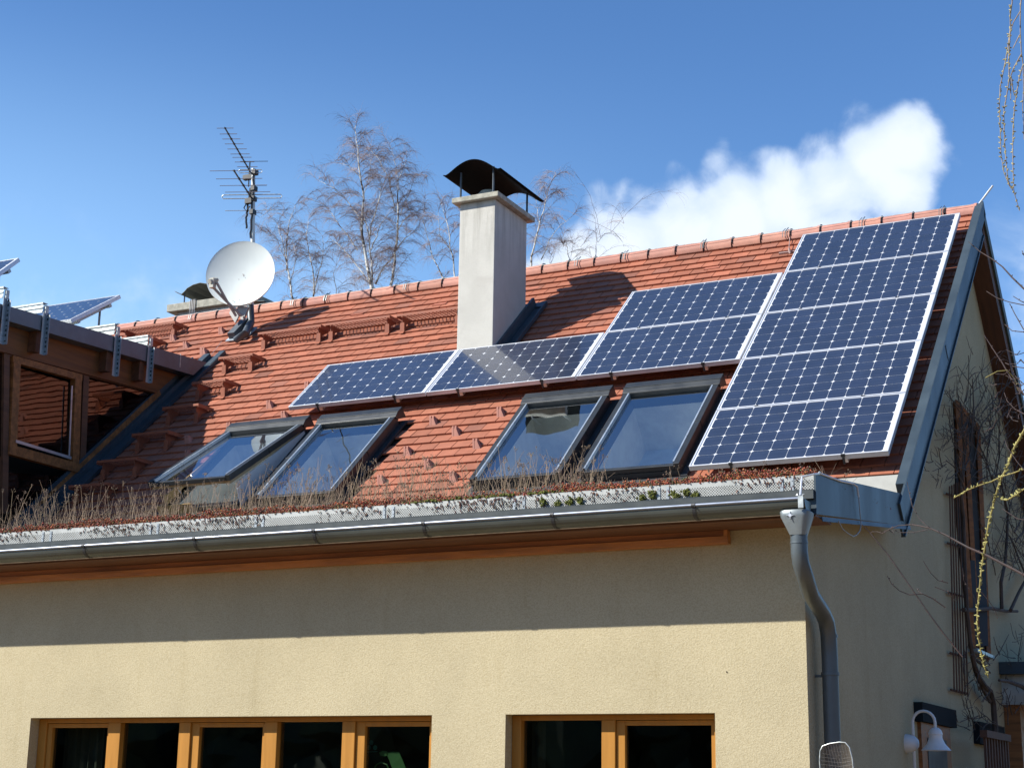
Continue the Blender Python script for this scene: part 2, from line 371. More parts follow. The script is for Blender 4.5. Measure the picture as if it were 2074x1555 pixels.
# front wall with two window openings
w1 = (at(62, 1458, 'Y', YW).x, at(875, 1447, 'Y', YW).x); w2 = (at(1024, 1445, 'Y', YW).x, at(1448, 1441, 'Y', YW).x)
zt = -2.108; zb = -3.45
mb = MB(); xs = [XL, w1[0], w1[1], w2[0], w2[1], XW]; zs = [gz, zb, zt, -.90]
for i in range(5):
    for j in range(3):
        if j == 1 and i in (1, 3): continue
        mb.add([(xs[i], YW, zs[j]), (xs[i+1], YW, zs[j]), (xs[i+1], YW, zs[j+1]), (xs[i], YW, zs[j+1])], [(0, 1, 2, 3)])
for (a, b_) in (w1, w2):
    D = YW+.22
    mb.add([(a, YW, zb), (a, D, zb), (a, D, zt), (a, YW, zt)], [(0, 1, 2, 3)])
    mb.add([(b_, YW, zb), (b_, D, zb), (b_, D, zt), (b_, YW, zt)], [(3, 2, 1, 0)])
    mb.add([(a, YW, zt), (b_, YW, zt), (b_, D, zt), (a, D, zt)], [(0, 1, 2, 3)])
    mb.add([(a, YW, zb), (b_, YW, zb), (b_, D, zb), (a, D, zb)], [(3, 2, 1, 0)])
# gable wall
yr = RP(0, 5.315).y; zr = RP(0, 5.315).z
def rz(y): return zr - abs(y-yr)*math.tan(TH)      # height of tile plane at depth y
YB = 8.6
gw = [(XW, YW, gz), (XW, YB, gz), (XW, YB, rz(YB)-.40), (XW, yr, zr-.30), (XW, -.05, rz(-.05)-.22), (XW, -.40, -.53), (XW, YW, -.80)]
mb.add(gw, [tuple(range(len(gw)))])
mb.add([(XL, YB, gz), (XW, YB, gz), (XW, YB, rz(YB)-.4), (XL, YB, rz(YB)-.4)], [(3, 2, 1, 0)])
mb.build('wall', 'wall', house)
# tiled roof -----------------------------------------------------------
roof = MB()
P_ = .154; V0 = .257; TW = .195
for k in range(-2, 33):
    v = V0+P_*k
    off = (k % 2)*TW/2; n0 = int((-12.9-off)/TW)
    for i in range(n0, 2):
        ua = i*TW+off+.02; ub = ua+TW-.0075
        if ub > .11: ub = .11
        if ub-ua < .02: continue
        um = (ua+ub)/2; skip = False
        for (s0, s1, q0, q1) in SKY:
            if s0-.03 < um < s1+.05 and q0-.1 < v < q1+.02: skip = True
        if um < -9.0 and v < 3.5: continue
        if skip: continue
        c = random.gauss(1, .075); w = random.random()
        roof.tint = (c*(1+.04*w), c*(1-.03*w), c*(1-.06*w))
        if random.random() < .08: roof.tint = (c*.80, c*.86, c*.95)
        dv = random.uniform(-.0025, .0025); dn = random.uniform(-.0015, .0015); rr = random.uniform(-.0007, .0007)
        h = .020; va = v+dv; vb = v+P_+.03
        if k == 32: vb = 5.26
        p = [RP(ua, va, -.13+dn+rr), RP(ub, va, -.13+dn-rr), RP(ub, vb, -.13-h*1.15+dn), RP(ua, vb, -.13-h*1.15+dn)]
        q = [a - Nn*(h) for a in p]
        roof.add([q[0], q[1], q[2], q[3], p[0], p[1], p[2], p[3]], [(0, 3, 2, 1), (4, 5, 6, 7), (0, 1, 5, 4), (1, 2, 6, 5), (2, 3, 7, 6), (3, 0, 4, 7)])
roof.tint = (1, 1, 1)
# back slope as a plain thick slab of the same clay
roof.prism([(XL, yr, zr-.03), (XL, YB+.3, rz(YB+.3)-.03), (XL, YB+.3, rz(YB+.3)-.10), (XL, yr, zr-.10)], (XS-.02-XL, 0, 0))
roof_o = roof.build('roof', 'tile', house)
mb = MB()   # boarding beneath the tiles, left open under the roof windows
us = [-12.9]+[q for s in SKY for q in (s[0]-.02, s[1]+.02)]+[.12]
for i in range(len(us)-1):
    lo_, hi_ = (-.45, 5.16)
    if i % 2 == 0: mb.box((us[i], -.04, -.24), (us[i+1], 5.28, -.172), RM)
    else: mb.box((us[i], 1.62, -.24), (us[i+1], 5.28, -.172), RM); mb.box((us[i], -.04, -.24), (us[i+1], .10, -.172), RM)
mb.build('underlay', 'under', roof_o)
# back soffit and rafters ends
mb = MB()
mb.prism([(0, yr, zr-.12), (0, YB+.3, rz(YB+.3)-.12), (0, YB+.3, rz(YB+.3)-.36), (0, yr, zr-.36)], (XS-.02-XW, 0, 0), Mx.Translation((XW+.001, 0, 0)))
mb.build('soffit', 'soff', house)
mb = MB()
mb.prism([(XS-.018, yr-.02, zr+.0), (XS-.018, YB+.3, rz(YB+.3)+.0), (XS-.018, YB+.3, rz(YB+.3)-.15), (XS-.018, yr-.02, zr-.15)], (.022, 0, 0))
mb.build('verge_board', mat('verge_green', (.05, .06, .045), .6), house)
# verge flashing of the front slope
mb = MB()
mb.box((.085, -.33, -.17), (XS, 5.30, -.065), RM)
mb.box((XS-.012, -.62, -.22), (XS+.004, 5.34, -.066), RM)
mb.box((XS-.03, -.66, -.325), (XS-.014, 5.05, -.218), RM)
mb.box((XS-.032, -.66, -.337), (XS+.002, 5.05, -.323), RM)
vf = mb.build('verge_flashing', 'zincb', house)
mb = MB(); mb.box((XS+.004, 2.05, -.25), (XS+.009, 2.075, -.10), RM)
mb.build('seam', 'anthd', vf)
# ridge caps
mb = MB(); pc = .335; x = .10; i = 0; zc = zr-.045
while x > -12.6:
    c = random.gauss(1, .06); mb.tint = (c, c*random.uniform(.96, 1.03), c*random.uniform(.94, 1.04))
    xa, xb = x, x-pc+.012; ra, rb = .104, .092
    ring = []
    for (xx, r) in ((xa, ra), (xa-.03, ra), (xa-.032, ra-.006), (xb, rb)):
        ring.append([Vc((xx, yr+r*1.05*math.cos(t), zc+r*math.sin(t))) for t in [math.pi*(-.12)+math.pi*1.24*k/12 for k in range(13)]])
    vs = [p for rr in ring for p in rr]
    fs = [(a*13+k, a*13+k+1, (a+1)*13+k+1, (a+1)*13+k) for a in range(3) for k in range(12)]
    inner = [Vc((xa, yr+(ra-.016)*1.05*math.cos(t), zc+(ra-.016)*math.sin(t))) for t in [math.pi*(-.12)+math.pi*1.24*k/12 for k in range(13)]]
    o = len(vs); vs += inner; fs += [(k, k+1, o+k+1, o+k) for k in range(12)]
    mb.add(vs, fs); x -= pc
rc = mb.build('ridge_cap', 'ridge', roof_o, smooth=True)
x = .10-pc
while x > -12.6:      # dark storm clips in each joint
    MB().tube([(x+.006, yr+.108*math.cos(t), zc+.104*math.sin(t)) for t in [math.pi*(.25+.72*k/8) for k in range(9)]], .007, 5).build('ridge_clip', 'anthd', roof_o); x -= pc
# snow stops (upright clay fins) and hood tiles
stops = [(540,830),(570,852),(459,875),(617,792),(871,864),(917,885),(819,926),(861,952),(765,985),(1008,846),(960,911),(912,978),
 (443,679),(405,720),(345,693),(371,708),(407,721),(374,902),(375,932),(1540,985)]
proto = MB()
for x in (-.019, .003):
    proto.prism([(x, 0, 0), (x, .062, .082), (x, .068, .082), (x, .13, 0)], (.014, 0, 0))
proto.prism([(-.019, .002, 0), (-.019, .055, .070), (-.019, .060, .070), (-.019, .05, 0)], (.036, 0, 0))
proto.prism([(.017, 0, .004), (.050, .004, .004), (.017, .05, .066)], (0, .03, 0))
proto.box((-.005, .02, 0), (.004, .09, .02)); proto.box((-.028, -.014, -.004), (.03, .05, .008)); proto.box((.02, -.008, -.002), (.055, .03, .006))
first = None
M['stopc'] = mat('stop_clay', (.38, .165, .12), .7, var=.08)
for (x, y) in stops:
    p = rf(x, y, -.135)
    mw = Mx.Translation(p) @ RM @ Mx.Rotation(random.uniform(-.05, .05), 4, 'Z') @ Mx.Scale(1.4, 4)
    if first is None:
        o = proto.build('snow_stop', 'stopc', roof_o, local=True); first = o
    else:
        o = first.copy(); col.objects.link(o)
    o.parent = roof_o; o.matrix_local = WM[roof_o].inverted() @ mw
proto = MB()
proto.add([(-.07, 0, 0), (.07, 0, 0), (.07, 0, .032), (-.07, 0, .032), (-.06, .17, .004), (.06, .17, .004)], [(0, 3, 4), (1, 5, 2), (3, 2, 5, 4), (0, 1, 2, 3)])
proto.box((-.055, -.004, .006), (.055, .002, .026)); first = None
for (x, y) in [(721,636),(888,616),(1074,585),(1249,564),(1440,543),(560,656),(414,672)]:
    p = rf(x, y, -.125); mw = Mx.Translation(p) @ RM @ Mx.Scale(1.25, 4)
    if first is None: o = proto.build('vent_tile', mat('vent_clay', (.36, .12, .07), .8), roof_o, local=True); first = o
    else: o = first.copy(); col.objects.link(o)
    o.parent = roof_o; o.matrix_local = WM[roof_o].inverted() @ mw
# roof windows ---------------------------------------------------------
M['anthf'] = mat('window_cover', (.028, .032, .035), .42, metal=.2, var=.1, vs=6)
def roof_window(s, opened, lab):
    u0_, u1_, v0_, v1_ = s
    L = v1_-v0_
    root = MB()
    # curb around the opening and flashing trays
    T = .055
    root.box((u0_, v0_, -.16), (u0_+T, v1_, -.065), RM); root.box((u1_-T, v0_, -.16), (u1_, v1_, -.065), RM)
    root.box((u0_+T, v0_, -.16), (u1_-T, v0_+T, -.068), RM); root.box((u0_+T, v1_-T, -.16), (u1_-T, v1_, -.067), RM)
    root.box((u0_-.05, v0_-.02, -.135), (u0_-.002, v1_+.06, -.112), RM); root.box((u1_+.002, v0_-.02, -.135), (u1_+.06, v1_+.06, -.110), RM)
    root.box((u0_-.05, v0_-.14, -.137), (u1_+.06, v0_-.021, -.118), RM)
    ro = root.build('roof_window', 'anthd', house); tag(ro, lab)
    fr = RM.copy()
    if opened: # top-hung sash swings outwards about its upper edge
        hinge = Mx.Translation((0, v1_, -.02)); fr = RM @ hinge @ Mx.Rotation(math.radians(-opened), 4, 'X') @ hinge.inverted()
    a, b_ = u0_-.012, u1_+.012; C_ = .052; v1x = v1_+.0
    sa = MB()
    sa.box((a, v0_, -.06), (a+C_, v1x, .0), fr); sa.box((b_-C_, v0_, -.06), (b_, v1x, .0), fr)
    sa.box((a+C_, v0_-.004, -.058), (b_-C_, v0_+.036, -.016), fr)
    sa.box((a+C_, v1x-.05, -.058), (b_-C_, v1x, -.002), fr)
    sa.box((a-.006, v0_+L*.50, -.062), (a+C_+.004, v0_+L*.503, .003), fr); sa.box((b_-C_-.004, v0_+L*.50, -.062), (b_+.006, v0_+L*.503, .003), fr)
    sash = sa.build('sash', 'anthf', ro, bevel=.006)
    hd = MB()   # top hood, stepped
    hd.prism([(a-.01, v1x-.045, .004), (a-.01, v1x+.02, .022), (a-.01, v1x+.125, .022), (a-.01, v1x+.135, -.11), (a-.01, v1x-.045, -.03)], (b_-a+.02, 0, 0), RM)
    hd.box((a-.014, v1x+.02, .0225), (b_+.014, v1x+.034, .028), RM)
    hd.build('hood', 'anthf', ro, bevel=.004)
    be = MB()
    be.box((a+C_-.001, v0_+.036, -.03), (a+C_+.013, v1x-.05, .003), fr); be.box((b_-C_-.013, v0_+.036, -.03), (b_-C_+.001, v1x-.05, .003), fr)
    be.box((a+C_, v0_+.036, -.0295), (b_-C_, v0_+.046, -.0225), fr)
    be.build('bead', 'gask', ro)
    pn = MB(); pn.add([fr @ Vc(p) for p in [(a+C_, v0_+.03, -.034), (b_-C_, v0_+.03, -.034), (b_-C_, v1x-.04, -.034), (a+C_, v1x-.04, -.034)]], [(0, 1, 2, 3)])
    pn.build('pane', 'pane', ro)
    # lining of the opening and drawn blue blind deep inside
    li = MB(); e = .02; dp = -.62
    for q in [((u0_+T-e, v0_, dp), (u0_+T, v1_, -.16)), ((u1_-T, v0_, dp), (u1_-T+e, v1_, -.16)), ((u0_+T, v0_+T-e, dp), (u1_-T, v0_+T, -.16)), ((u0_+T, v1_-T, dp), (u1_-T, v1_-T+e, -.16))]:
        li.box(q[0], q[1], RM)
    li.build('lining', 'cream', ro)
    MB().box((u0_, v0_, dp-.02), (u1_, v1_, dp), RM).build('blind', 'room', ro)
    if opened:
        wd = MB(); wd.box((a+.02, v0_+.02, -.095), (a+.06, v1x-.1, -.061), fr); wd.box((b_-.06, v0_+.02, -.095), (b_-.02, v1x-.1, -.061), fr); wd.box((a+.06, v0_+.02, -.09), (b_-.06, v0_+.06, -.062), fr)
        wd.build('sash_underside', mat('pale_wood', (.40, .30, .17), .6), ro)
        h = MB()
        bu = RM @ Vc((u1_-.09, v0_+.30, -.07)); tp = fr @ Vc((b_-.05, v0_+.30, -.06))
        h.tube([bu, tp], .006, 6); bu = RM @ Vc((u0_+.08, v0_+.3, -.07)); tp = fr @ Vc((a+.05, v0_+.3, -.06)); h.tube([bu, tp], .006, 6)
        h.build('stay', 'alu', ro)
        # plastered cheek boards closing the reveal down to the curb
        ck = MB()
        hh = L*math.sin(math.radians(opened))*.93
        ck.prism([(u1_-.004, v0_+.02, -.125), (u1_-.004, v1_-.05, -.10), (u1_-.004, v1_-.05, -.07), (u1_-.004, v0_+.10, -.08+hh*.86), (u1_-.004, v0_+.06, -.08+hh*.5)], (.012, 0, 0), RM)
        ck.build('side_board', 'white', ro)
        ck = MB(); ck.prism([(u0_+T-.02, v0_+.06, -.10), (u0_+T-.02, v1_-.05, -.10), (u0_+T-.02, v1_-.05, -.085), (u0_+T-.02, v0_+.10, -.09+hh*.5)], (.02, 0, 0), RM)
        ck.box((u0_-.002, v0_-.012, -.12), (u0_+.42, v0_-.003, -.02), RM); ck.build('inner_board', mat('ochre_wood', (.46, .29, .11), .6), ro)
    return ro
roof_window(SKY[0], 9.5, 'opened roof window, its sash tilted out')
roof_window(SKY[1], 0, None); roof_window(SKY[2], 0, None); roof_window(SKY[3], 0, None)
# main chimney -----------------------------------------------------------
yf = 2.22; cx0, cx1 = -5.058, -4.63; yb = 3.005; zc0 = 1.3; zct = 3.563
ch = MB().box((cx0, yf, zc0), (cx1, yb, zct)).build('chimney', 'chim', house, bevel=.006)
zs0 = zct; zs1 = at(1004, 387, 'Y', yf-.07).z
MB().box((cx0-.07, yf-.07, zs0), (cx1+.07, yb+.07, zs1)).build('cap_slab', 'conc', ch, bevel=.008)
# arched metal cowl
pl = at(897, 358, 'Y', yf-.15); pp = at(966, 321, 'Y', yf-.15); pr_ = at(1014, 343, 'Y', yf-.15)
ybk = at(1103, 403, 'X', pr_.x).y
prof = []
import math as _m
wd = pr_.x-pl.x
for k in range(21):
    t = k/20; x = pl.x+wd*t
    base = pl.z*(1-t)+pr_.z*t
    arch = math.sin(math.pi*min(1, max(0, (t-.06)/.88)))**1.0 if .06 < t < .94 else 0
    z = base + (pp.z-(pl.z+pr_.z)/2-.005)*arch
    if t < .12: z += .012*(1-t/.12)
    if t > .88: z += .012*((t-.88)/.12)
    prof.append((x, yf-.15, z))
cw = MB(); cw.sheet(prof, (0, ybk-(yf-.15), 0), .006)
cw.build('cowl', 'black', ch, smooth=True)
def archz(x): 
    t = (x-pl.x)/wd; k = min(20, max(0, int(t*20))); return prof[k][2]-.005
for (x, y) in ((cx0+.02, yf-.03), (cx1-.01, yf-.03), (cx1-.01, yb+.02), (cx0+.02, yb+.02)):
    MB().tube([(x, y, zs1), (x, y, archz(x))], .012, 8).build('cowl_post', 'mastd', ch)
MB().lathe([(.13, 0), (.13, .05), (.115, .10), (.08, .14), (.0, .15)], ((cx0+cx1)/2, (yf+yb)/2-.15, zs1)).build('flue_pot', 'conc', ch, smooth=True)
pt = MB(); pt.lathe([(.12, 0), (.12, .06), (.06, .13), (0, .13)], ((cx0+cx1)/2, (yf+yb)/2+.2, zs1))
pt.build('flue_pot', 'conc', ch, smooth=True)
fl = MB()   # lead upstand along the right-hand side
fl.box((cx1+.001, 2.65, -.14), (cx1+.03, 4.16, -.0), RM); fl.box((cx1, 2.6, -.125), (cx1+.14, 4.17, -.105), RM)
fl.box((cx1+.13, 2.6, -.115), (cx1+.15, 4.2, -.075), RM); fl.box((cx0-.1, 4.1, -.12), (cx1+.14, 4.22, -.09), RM)
fl.build('flashing', 'mastd', ch)
# second chimney beyond the ridge ----------------------------------------
y2 = 5.0; q0 = at(338, 617, 'Y', y2); q1 = at(338, 632, 'Y', y2); x2r = -9.75
c2 = MB().box((q0.x+.14, y2+.08, 1.5), (x2r-.1, y2+.72, q1.z)).build('chimney', 'chim', house); tag(c2, 'low broad chimney beyond the ridge, mostly behind the dish')
MB().box((q0.x, y2, q1.z), (x2r, y2+.8, q0.z)).build('cap_slab', 'conc', c2, bevel=.008)
pf = []; a0 = at(353, 590, 'Y', y2+.05); a1 = at(535, 612, 'Y', y2+.05); apx = at(408, 573, 'Y', y2+.05)
for (x, y) in ((353, 590), (359, 594), (366, 597), (372, 592), (379, 584), (391, 577), (405, 573), (419, 575), (434, 580), (455, 588), (480, 597), (505, 606), (522, 610), (535, 610)):
    pf.append(at(x, y, 'Y', y2+.02))
MB().sheet(pf, (0, .75, 0), .006).build('cowl', 'cowlg', c2, smooth=True)
for (x, y) in ((a0.x+.18, y2+.06), (a1.x-.4, y2+.06), (a0.x+.18, y2+.72)): MB().tube([(x, y, q0.z), (x, y, q0.z+.18)], .01, 6).build('cowl_post', 'mastd', c2)
for k in range(4):
    cb = MB(); x = at(384+k*3.2, 618, 'Y', y2-.02).x; cb.tube([(x, y2+.1, q0.z+.012), (x, y2-.012, q0.z+.012), (x, y2-.014, q1.z-.02), (x, y2+.05, q1.z-.3), (x, y2+.05, q1.z-.8)], .008, 6); cb.build('cable', 'dishg', c2)
# eaves: planted roof strip, gravel stop, drip, gutter ----------------------
YE = -2.60; XE = .14
mb = MB(); mb.add([(XL, YE, -.70), (XE-.01, YE, -.70), (XE-.01, .05, -.42), (XL, .05, -.42)], [(0, 1, 2, 3)])
mb.box((XL, YE+.012, -.92), (XE-.012, YE+.05, -.71))
mb.build('planted_roof', 'soil', house)
MB().box((XL, .045, -.56), (.10, .07, -.185)).build('upstand', 'memb', house)
ps_ = MB().box((XL, YE-.022, -.765), (XE-.006, YE-.018, -.672)).box((XL, YE-.022, -.6715), (XE-.006, YE+.02, -.668)).build('gravel_stop', 'perf', house)
M['clipz'] = mat('clip_zinc', (.28, .31, .33), .5, metal=.5)
for x in (85, 101, 303, 318, 517, 531, 777, 795, 1041, 1060, 1334, 1352, 1583, 1604):
    X_ = at(x, 1100-x*.07, 'Y', YE-.03).x
    bk = MB().box((X_-.010, YE-.027, -.765), (X_+.010, YE-.0225, -.682))
    bk.tube([(X_, YE-.03, -.70), (X_, YE-.026, -.70)], .004, 6); bk.tube([(X_, YE-.03, -.735), (X_, YE-.026, -.735)], .004, 6); bk.build('bracket', 'clipz', ps_)
MB().box((XL, YE-.052, -.825), (XE-.004, YE-.03, -.772)).box((XL, YE-.052, -.771), (XE-.004, YE-.01, -.7665)).build('drip_edge', 'drip', house)
MB().box((XL, YE-.01, -.93), (XE-.006, YW-.001, -.915)).build('eaves_soffit', mat('eaves_board', (.13, .055, .024), .6, var=.3, vs=4, streak=(.4, 6, 6)), house)
# end cheek
mb = MB(); c = [at(1650, 959, 'X', XE), at(1652, 1041, 'X', XE), at(1840, 1065, 'X', XE), at(1828, 1000, 'X', XE)]
mb.prism([c[0], c[1], c[2], c[3]], (.006, 0, 0))
mb.prism([c[1]+Vc((.006, .1, .0)), c[1]+Vc((.012, .1, -.03)), c[2]+Vc((.012, 0, -.03)), c[2]+Vc((.006, 0, 0))], (.006, 0, 0))
mb.box((XE-.04, c[0].y-.004, c[1].z), (XE+.006, c[0].y, c[0].z))
mb.build('end_cheek', 'zincb', house)
gy, gr, gzt = -2.725, .074, -.852
gt = MB(); prof = [(0, gy+gr*math.cos(t), gzt+gr*math.sin(t)) for t in [math.pi+math.pi*k/14 for k in range(15)]]
gt.sheet([(XL, p[1], p[2]) for p in prof], (XE-.02-XL, 0, 0), .003)
gt.prism([(XE-.022, p[1], p[2]) for p in prof], (.004, 0, 0))
gut = gt.build('gutter', 'zincg', house, smooth=True)
MB().tube([(XL, gy-gr-.004, gzt+.004), (XE-.03, gy-gr-.004, gzt+.004)], .0105, 12).build('bead', mat('bright_zinc', (.24, .27, .33), .38, metal=.6, var=.05), gut, smooth=True)
for (x, y) in ((170, 1105), (394, 1090), (636, 1074), (858, 1062), (1119, 1046), (1405, 1028)):
    X_ = at(x, y, 'Y', gy-gr).x; r = gr+.006; st = MB()
    pts = [Vc((X_, gy+r*math.cos(t), gzt+r*math.sin(t))) for t in [math.pi*.96+math.pi*.9*k/14 for k in range(15)]]
    for i in range(14):
        a, b_ = pts[i], pts[i+1]; st.add([a-Ux*.012, a+Ux*.012, b_+Ux*.012, b_-Ux*.012], [(0, 1, 2, 3)])
    st.tube([(X_-.013, gy-gr-.004, gzt+.004), (X_+.013, gy-gr-.004, gzt+.004)], .0145, 10)
    st.box((X_+.010, gy-gr-.02, gzt-.01), (X_+.013, gy-gr+.01, gzt+.0)); st.build('gutter_strap', 'anthd', gut)
# downpipe with tapered head
hp = [at(1575, 1036, 'Y', -2.80), at(1636, 1034, 'Y', -2.80), at(1625, 1079, 'Y', -2.80), at(1594, 1081, 'Y', -2.80)]
ha, hb = hp[0].x, hp[1].x; hc, hd_ = hp[3].x, hp[2].x
hm = (hc+hd_)/2; zt_, zm_ = hp[0].z, hp[3].z
dn = MB()
ring = []
for (z, xa, xb, ya, yb_) in ((zt_+.01, ha+.01, hb-.01, -2.795, -2.63), (zt_, ha, hb, -2.80, -2.62), (zt_-.03, ha+.005, hb-.005, -2.80, -2.62), (zm_, hc, hd_, -2.765, -2.66)):
    for k in range(20):
        t = 2*math.pi*k/20; cxx, cyy = math.cos(t), math.sin(t); e = .45
        ring.append(Vc(((xa+xb)/2+(xb-xa)/2*math.copysign(abs(cxx)**e, cxx), (ya+yb_)/2+(yb_-ya)/2*math.copysign(abs(cyy)**e, cyy), z)))
dn.add(ring, [(a*20+k, a*20+(k+1) % 20, (a+1)*20+(k+1) % 20, (a+1)*20+k) for a in range(3) for k in range(20)])
dpx = hm; r_ = .052
XP = .045
pts = [Vc((dpx, -2.712, zm_+.01)), Vc((dpx, -2.712, zm_-.10)), Vc((dpx+.004, -2.70, zm_-.17)), Vc((dpx+.01, -2.64, zm_-.24))]
lowp = [at(1646, 1190, 'X', XP), at(1665, 1232, 'X', XP)]
pts += [Vc((XP-.005, -2.44, zm_-.33)), Vc((XP, -2.20, zm_-.42)), Vc((XP, -2.11, zm_-.47)), Vc((XP, -2.07, zm_-.55)), Vc((XP, -2.06, zm_-.68)), Vc((XP, -2.055, gz))]
dp = MB().tube(pts, r_, 20).build('downpipe', 'pipe', house, smooth=True)
dn.build('rain_head', mat('head_zinc', (.20, .23, .24), .45, metal=.35), dp, smooth=True)
# eight-point star riveted to the head
sc = at(1600, 1043, 'Y', -2.806); s_ = MB(); poly = []
for k in range(16):
    r = (.026, .007, .014, .007)[k % 4]; t = math.pi/2+2*math.pi*k/16; poly.append((sc.x+r*math.cos(t), -2.806, sc.z+r*math.sin(t)))
s_.prism(poly, (0, .006, 0)); s_.build('star', 'alu', dp)
z = zm_-.045; MB().tube([(dpx, -2.712, z-.006), (dpx, -2.712, z+.006)], r_+.003, 20).build('pipe_collar', 'pipe', dp, smooth=True)
z = -1.62; MB().tube([(XP, -2.06, z-.01), (XP, -2.06, z+.01)], r_+.003, 20).build('pipe_collar', 'pipe', dp, smooth=True)
z = -1.86; MB().tube([(XP, -2.06, z-.01), (XP, -2.06, z+.01)], r_+.006, 20).box((XW, -2.065, z-.02), (XP-.05, -2.05, z-.005)).build('pipe_clip', 'pipe', dp, smooth=True)
# timber shutter box under the eaves
e0 = at(1475, 1100, 'Y', YW-.05)
bx = MB(); bx.box((XL, YW-.05, -.985), (e0.x-.10, YW, -.931)); wbx = MB()
wbx.box((XL, YW-.045, e0.z+.05), (e0.x-.03, YW-.002, -.931)); 
wb = wbx.build('eaves_beam', mat('red_beam', (.30, .11, .040), .55, var=.35, vs=4, streak=(.4, 5, 5)), house)
MB().box((XL, YW-.062, e0.z+.0), (e0.x-.0, YW-.001, e0.z+.048)).box((e0.x-.028, YW-.060, e0.z+.0485), (e0.x-.002, YW-.003, -.9315)).build('moulding', mat('orange_wood', (.46, .18, .05), .5, var=.25, vs=4, streak=(.5, 4, 4)), wb)
# front windows -------------------------------------------------------------
def px(x, d=.10): return at(x, 1500, 'Y', YW+d).x
def window(a, b_, layout, lab):
    """layout: (opening x0, x1, glass x0, x1) per light, in photo columns; a light whose glass is narrower has a casement"""
    root = MB(); yw = YW+.100; z0 = zb; z1 = zt-.002; hd = .034
    root.box((a+.001, yw, z0), (px(layout[0][0]), yw+.07, z1))
    for i, (o0, o1, g0, g1) in enumerate(layout):
        nx = px(layout[i+1][0]) if i+1 < len(layout) else b_-.001
        root.box((px(o1), yw, z0), (nx, yw+.07, z1-(hd if i+1 < len(layout) else 0)))
        root.box((px(o0), yw+.004, z0), (px(o1), yw+.066, z0+.08))
    root.box((px(layout[0][0]), yw+.002, z1-hd), (px(layout[-1][1]), yw+.068, z1))
    wo_ = root.build('window', 'woodh', house, bevel=.004); tag(wo_, lab)
    for (o0, o1, g0, g1) in layout:
        ox0, ox1, gx0, gx1 = px(o0), px(o1), px(g0), px(g1); zt3 = z1-hd
        if g0 != o0:
            sh = MB(); ya, yb_ = yw+.018, yw+.06
            sh.box((ox0+.001, ya, z0+.081), (gx0, yb_, zt3-.001)); sh.box((gx1, ya, z0+.081), (ox1-.001, yb_, zt3-.001))
            sh.box((gx0, ya+.001, zt3-.036), (gx1, yb_-.001, zt3-.002)); sh.box((gx0, ya+.001, z0+.082), (gx1, yb_-.001, z0+.14))
            sh.box((ox0+.012, ya-.008, zt3-.012), (ox1-.01, ya, zt3-.004))
            sh.build('casement', 'woodh', wo_, bevel=.003)
        MB().add([(gx0, yw+.05, z0), (gx1, yw+.05, z0), (gx1, yw+.05, z1), (gx0, yw+.05, z1)], [(0, 1, 2, 3)]).build('pane', 'panew', wo_)
    rm = MB(); rm.box((a-.05, yw+1.6, z0-.4), (b_+.05, yw+1.65, z1+.2)).box((a-.05, yw+.16, z1+.02), (b_+.05, yw+1.6, z1+.05)).box((a-.06, yw+.1, z0-.4), (a-.02, yw+1.6, z1+.02)).box((b_+.02, yw+.1, z0-.4), (b_+.06, yw+1.6, z1+.02)).box((a-.05, yw+.1, z0-.45), (b_+.05, yw+1.6, z0-.4))
    rm.build('room', 'dark', wo_)
    return wo_
wA = window(w1[0], w1[1], [(92, 218, 101, 213), (242, 361, 242, 361), (384, 534, 400, 528), (560, 692, 560, 692), (718, 871, 736, 867)], 'wide five-light window with honey wood frame')
wB = window(w2[0], w2[1], [(1055, 1218, 1055, 1218), (1246, 1447, 1264, 1439)], 'two-light window with honey wood frame')
cu = MB()
cu.sheet([(px(96)+.0+.02*k, YW+.30+.02*math.sin(k*1.7), 0) for k in range(22)], (0, 0, 1.3), .003, Mx.Translation((0, 0, zb))); cu.build('curtain', 'curt', wA); cu = MB()
cu.sheet([(px(1052)+.02*k, YW+.30+.02*math.sin(k*1.7), 0) for k in range(6)], (0, 0, 1.3), .003, Mx.Translation((0, 0, zb)))
cu.build('curtain', 'curt', wB)
yo = YW+.22
pl_ = thing('house_plant', 'broad green leaf of a plant behind the right light of the wide window', 'plant', (at(800, 1555, 'Y', yo).x, yo, -3.1))
def wq(l, y_=yo): return [at(x, y, 'Y', y_) for x, y in l]
MB().prism(wq([(782, 1524), (795, 1521), (808, 1522), (816, 1540), (824, 1560), (830, 1600), (806, 1600), (796, 1560), (788, 1538)]), (0, .004, 0)).build('leaf', 'green', pl_)
MB().prism(wq([(768, 1523), (775, 1519), (784, 1521), (786, 1528), (778, 1531), (770, 1529)]), (0, .004, 0)).build('leaf', 'green', pl_)
lq = wq([(756, 1560), (762, 1548), (772, 1543), (784, 1548), (790, 1562)]); MB().tube(lq, .006, 8).build('pot_rim', 'green', pl_)
cc_ = thing('window_charm', 'small teal clover-shaped charm behind the right light of the wide window', 'charm', at(753, 1515, 'Y', yo))
MB().lathe([(.0001, 0), (.017, 0), (.017, .003), (.0001, .003)], at(752, 1503, 'Y', yo), (0, -1, 0), 16).lathe([(.0001, 0), (.017, 0), (.017, .003), (.0001, .003)], at(747, 1513, 'Y', yo-.001), (0, -1, 0), 16).lathe([(.0001, 0), (.017, 0), (.017, .003), (.0001, .003)], at(760, 1513, 'Y', yo-.002), (0, -1, 0), 16).tube(wq([(742, 1522), (764, 1521)]), .003, 6).build('clover', 'cyan', cc_)
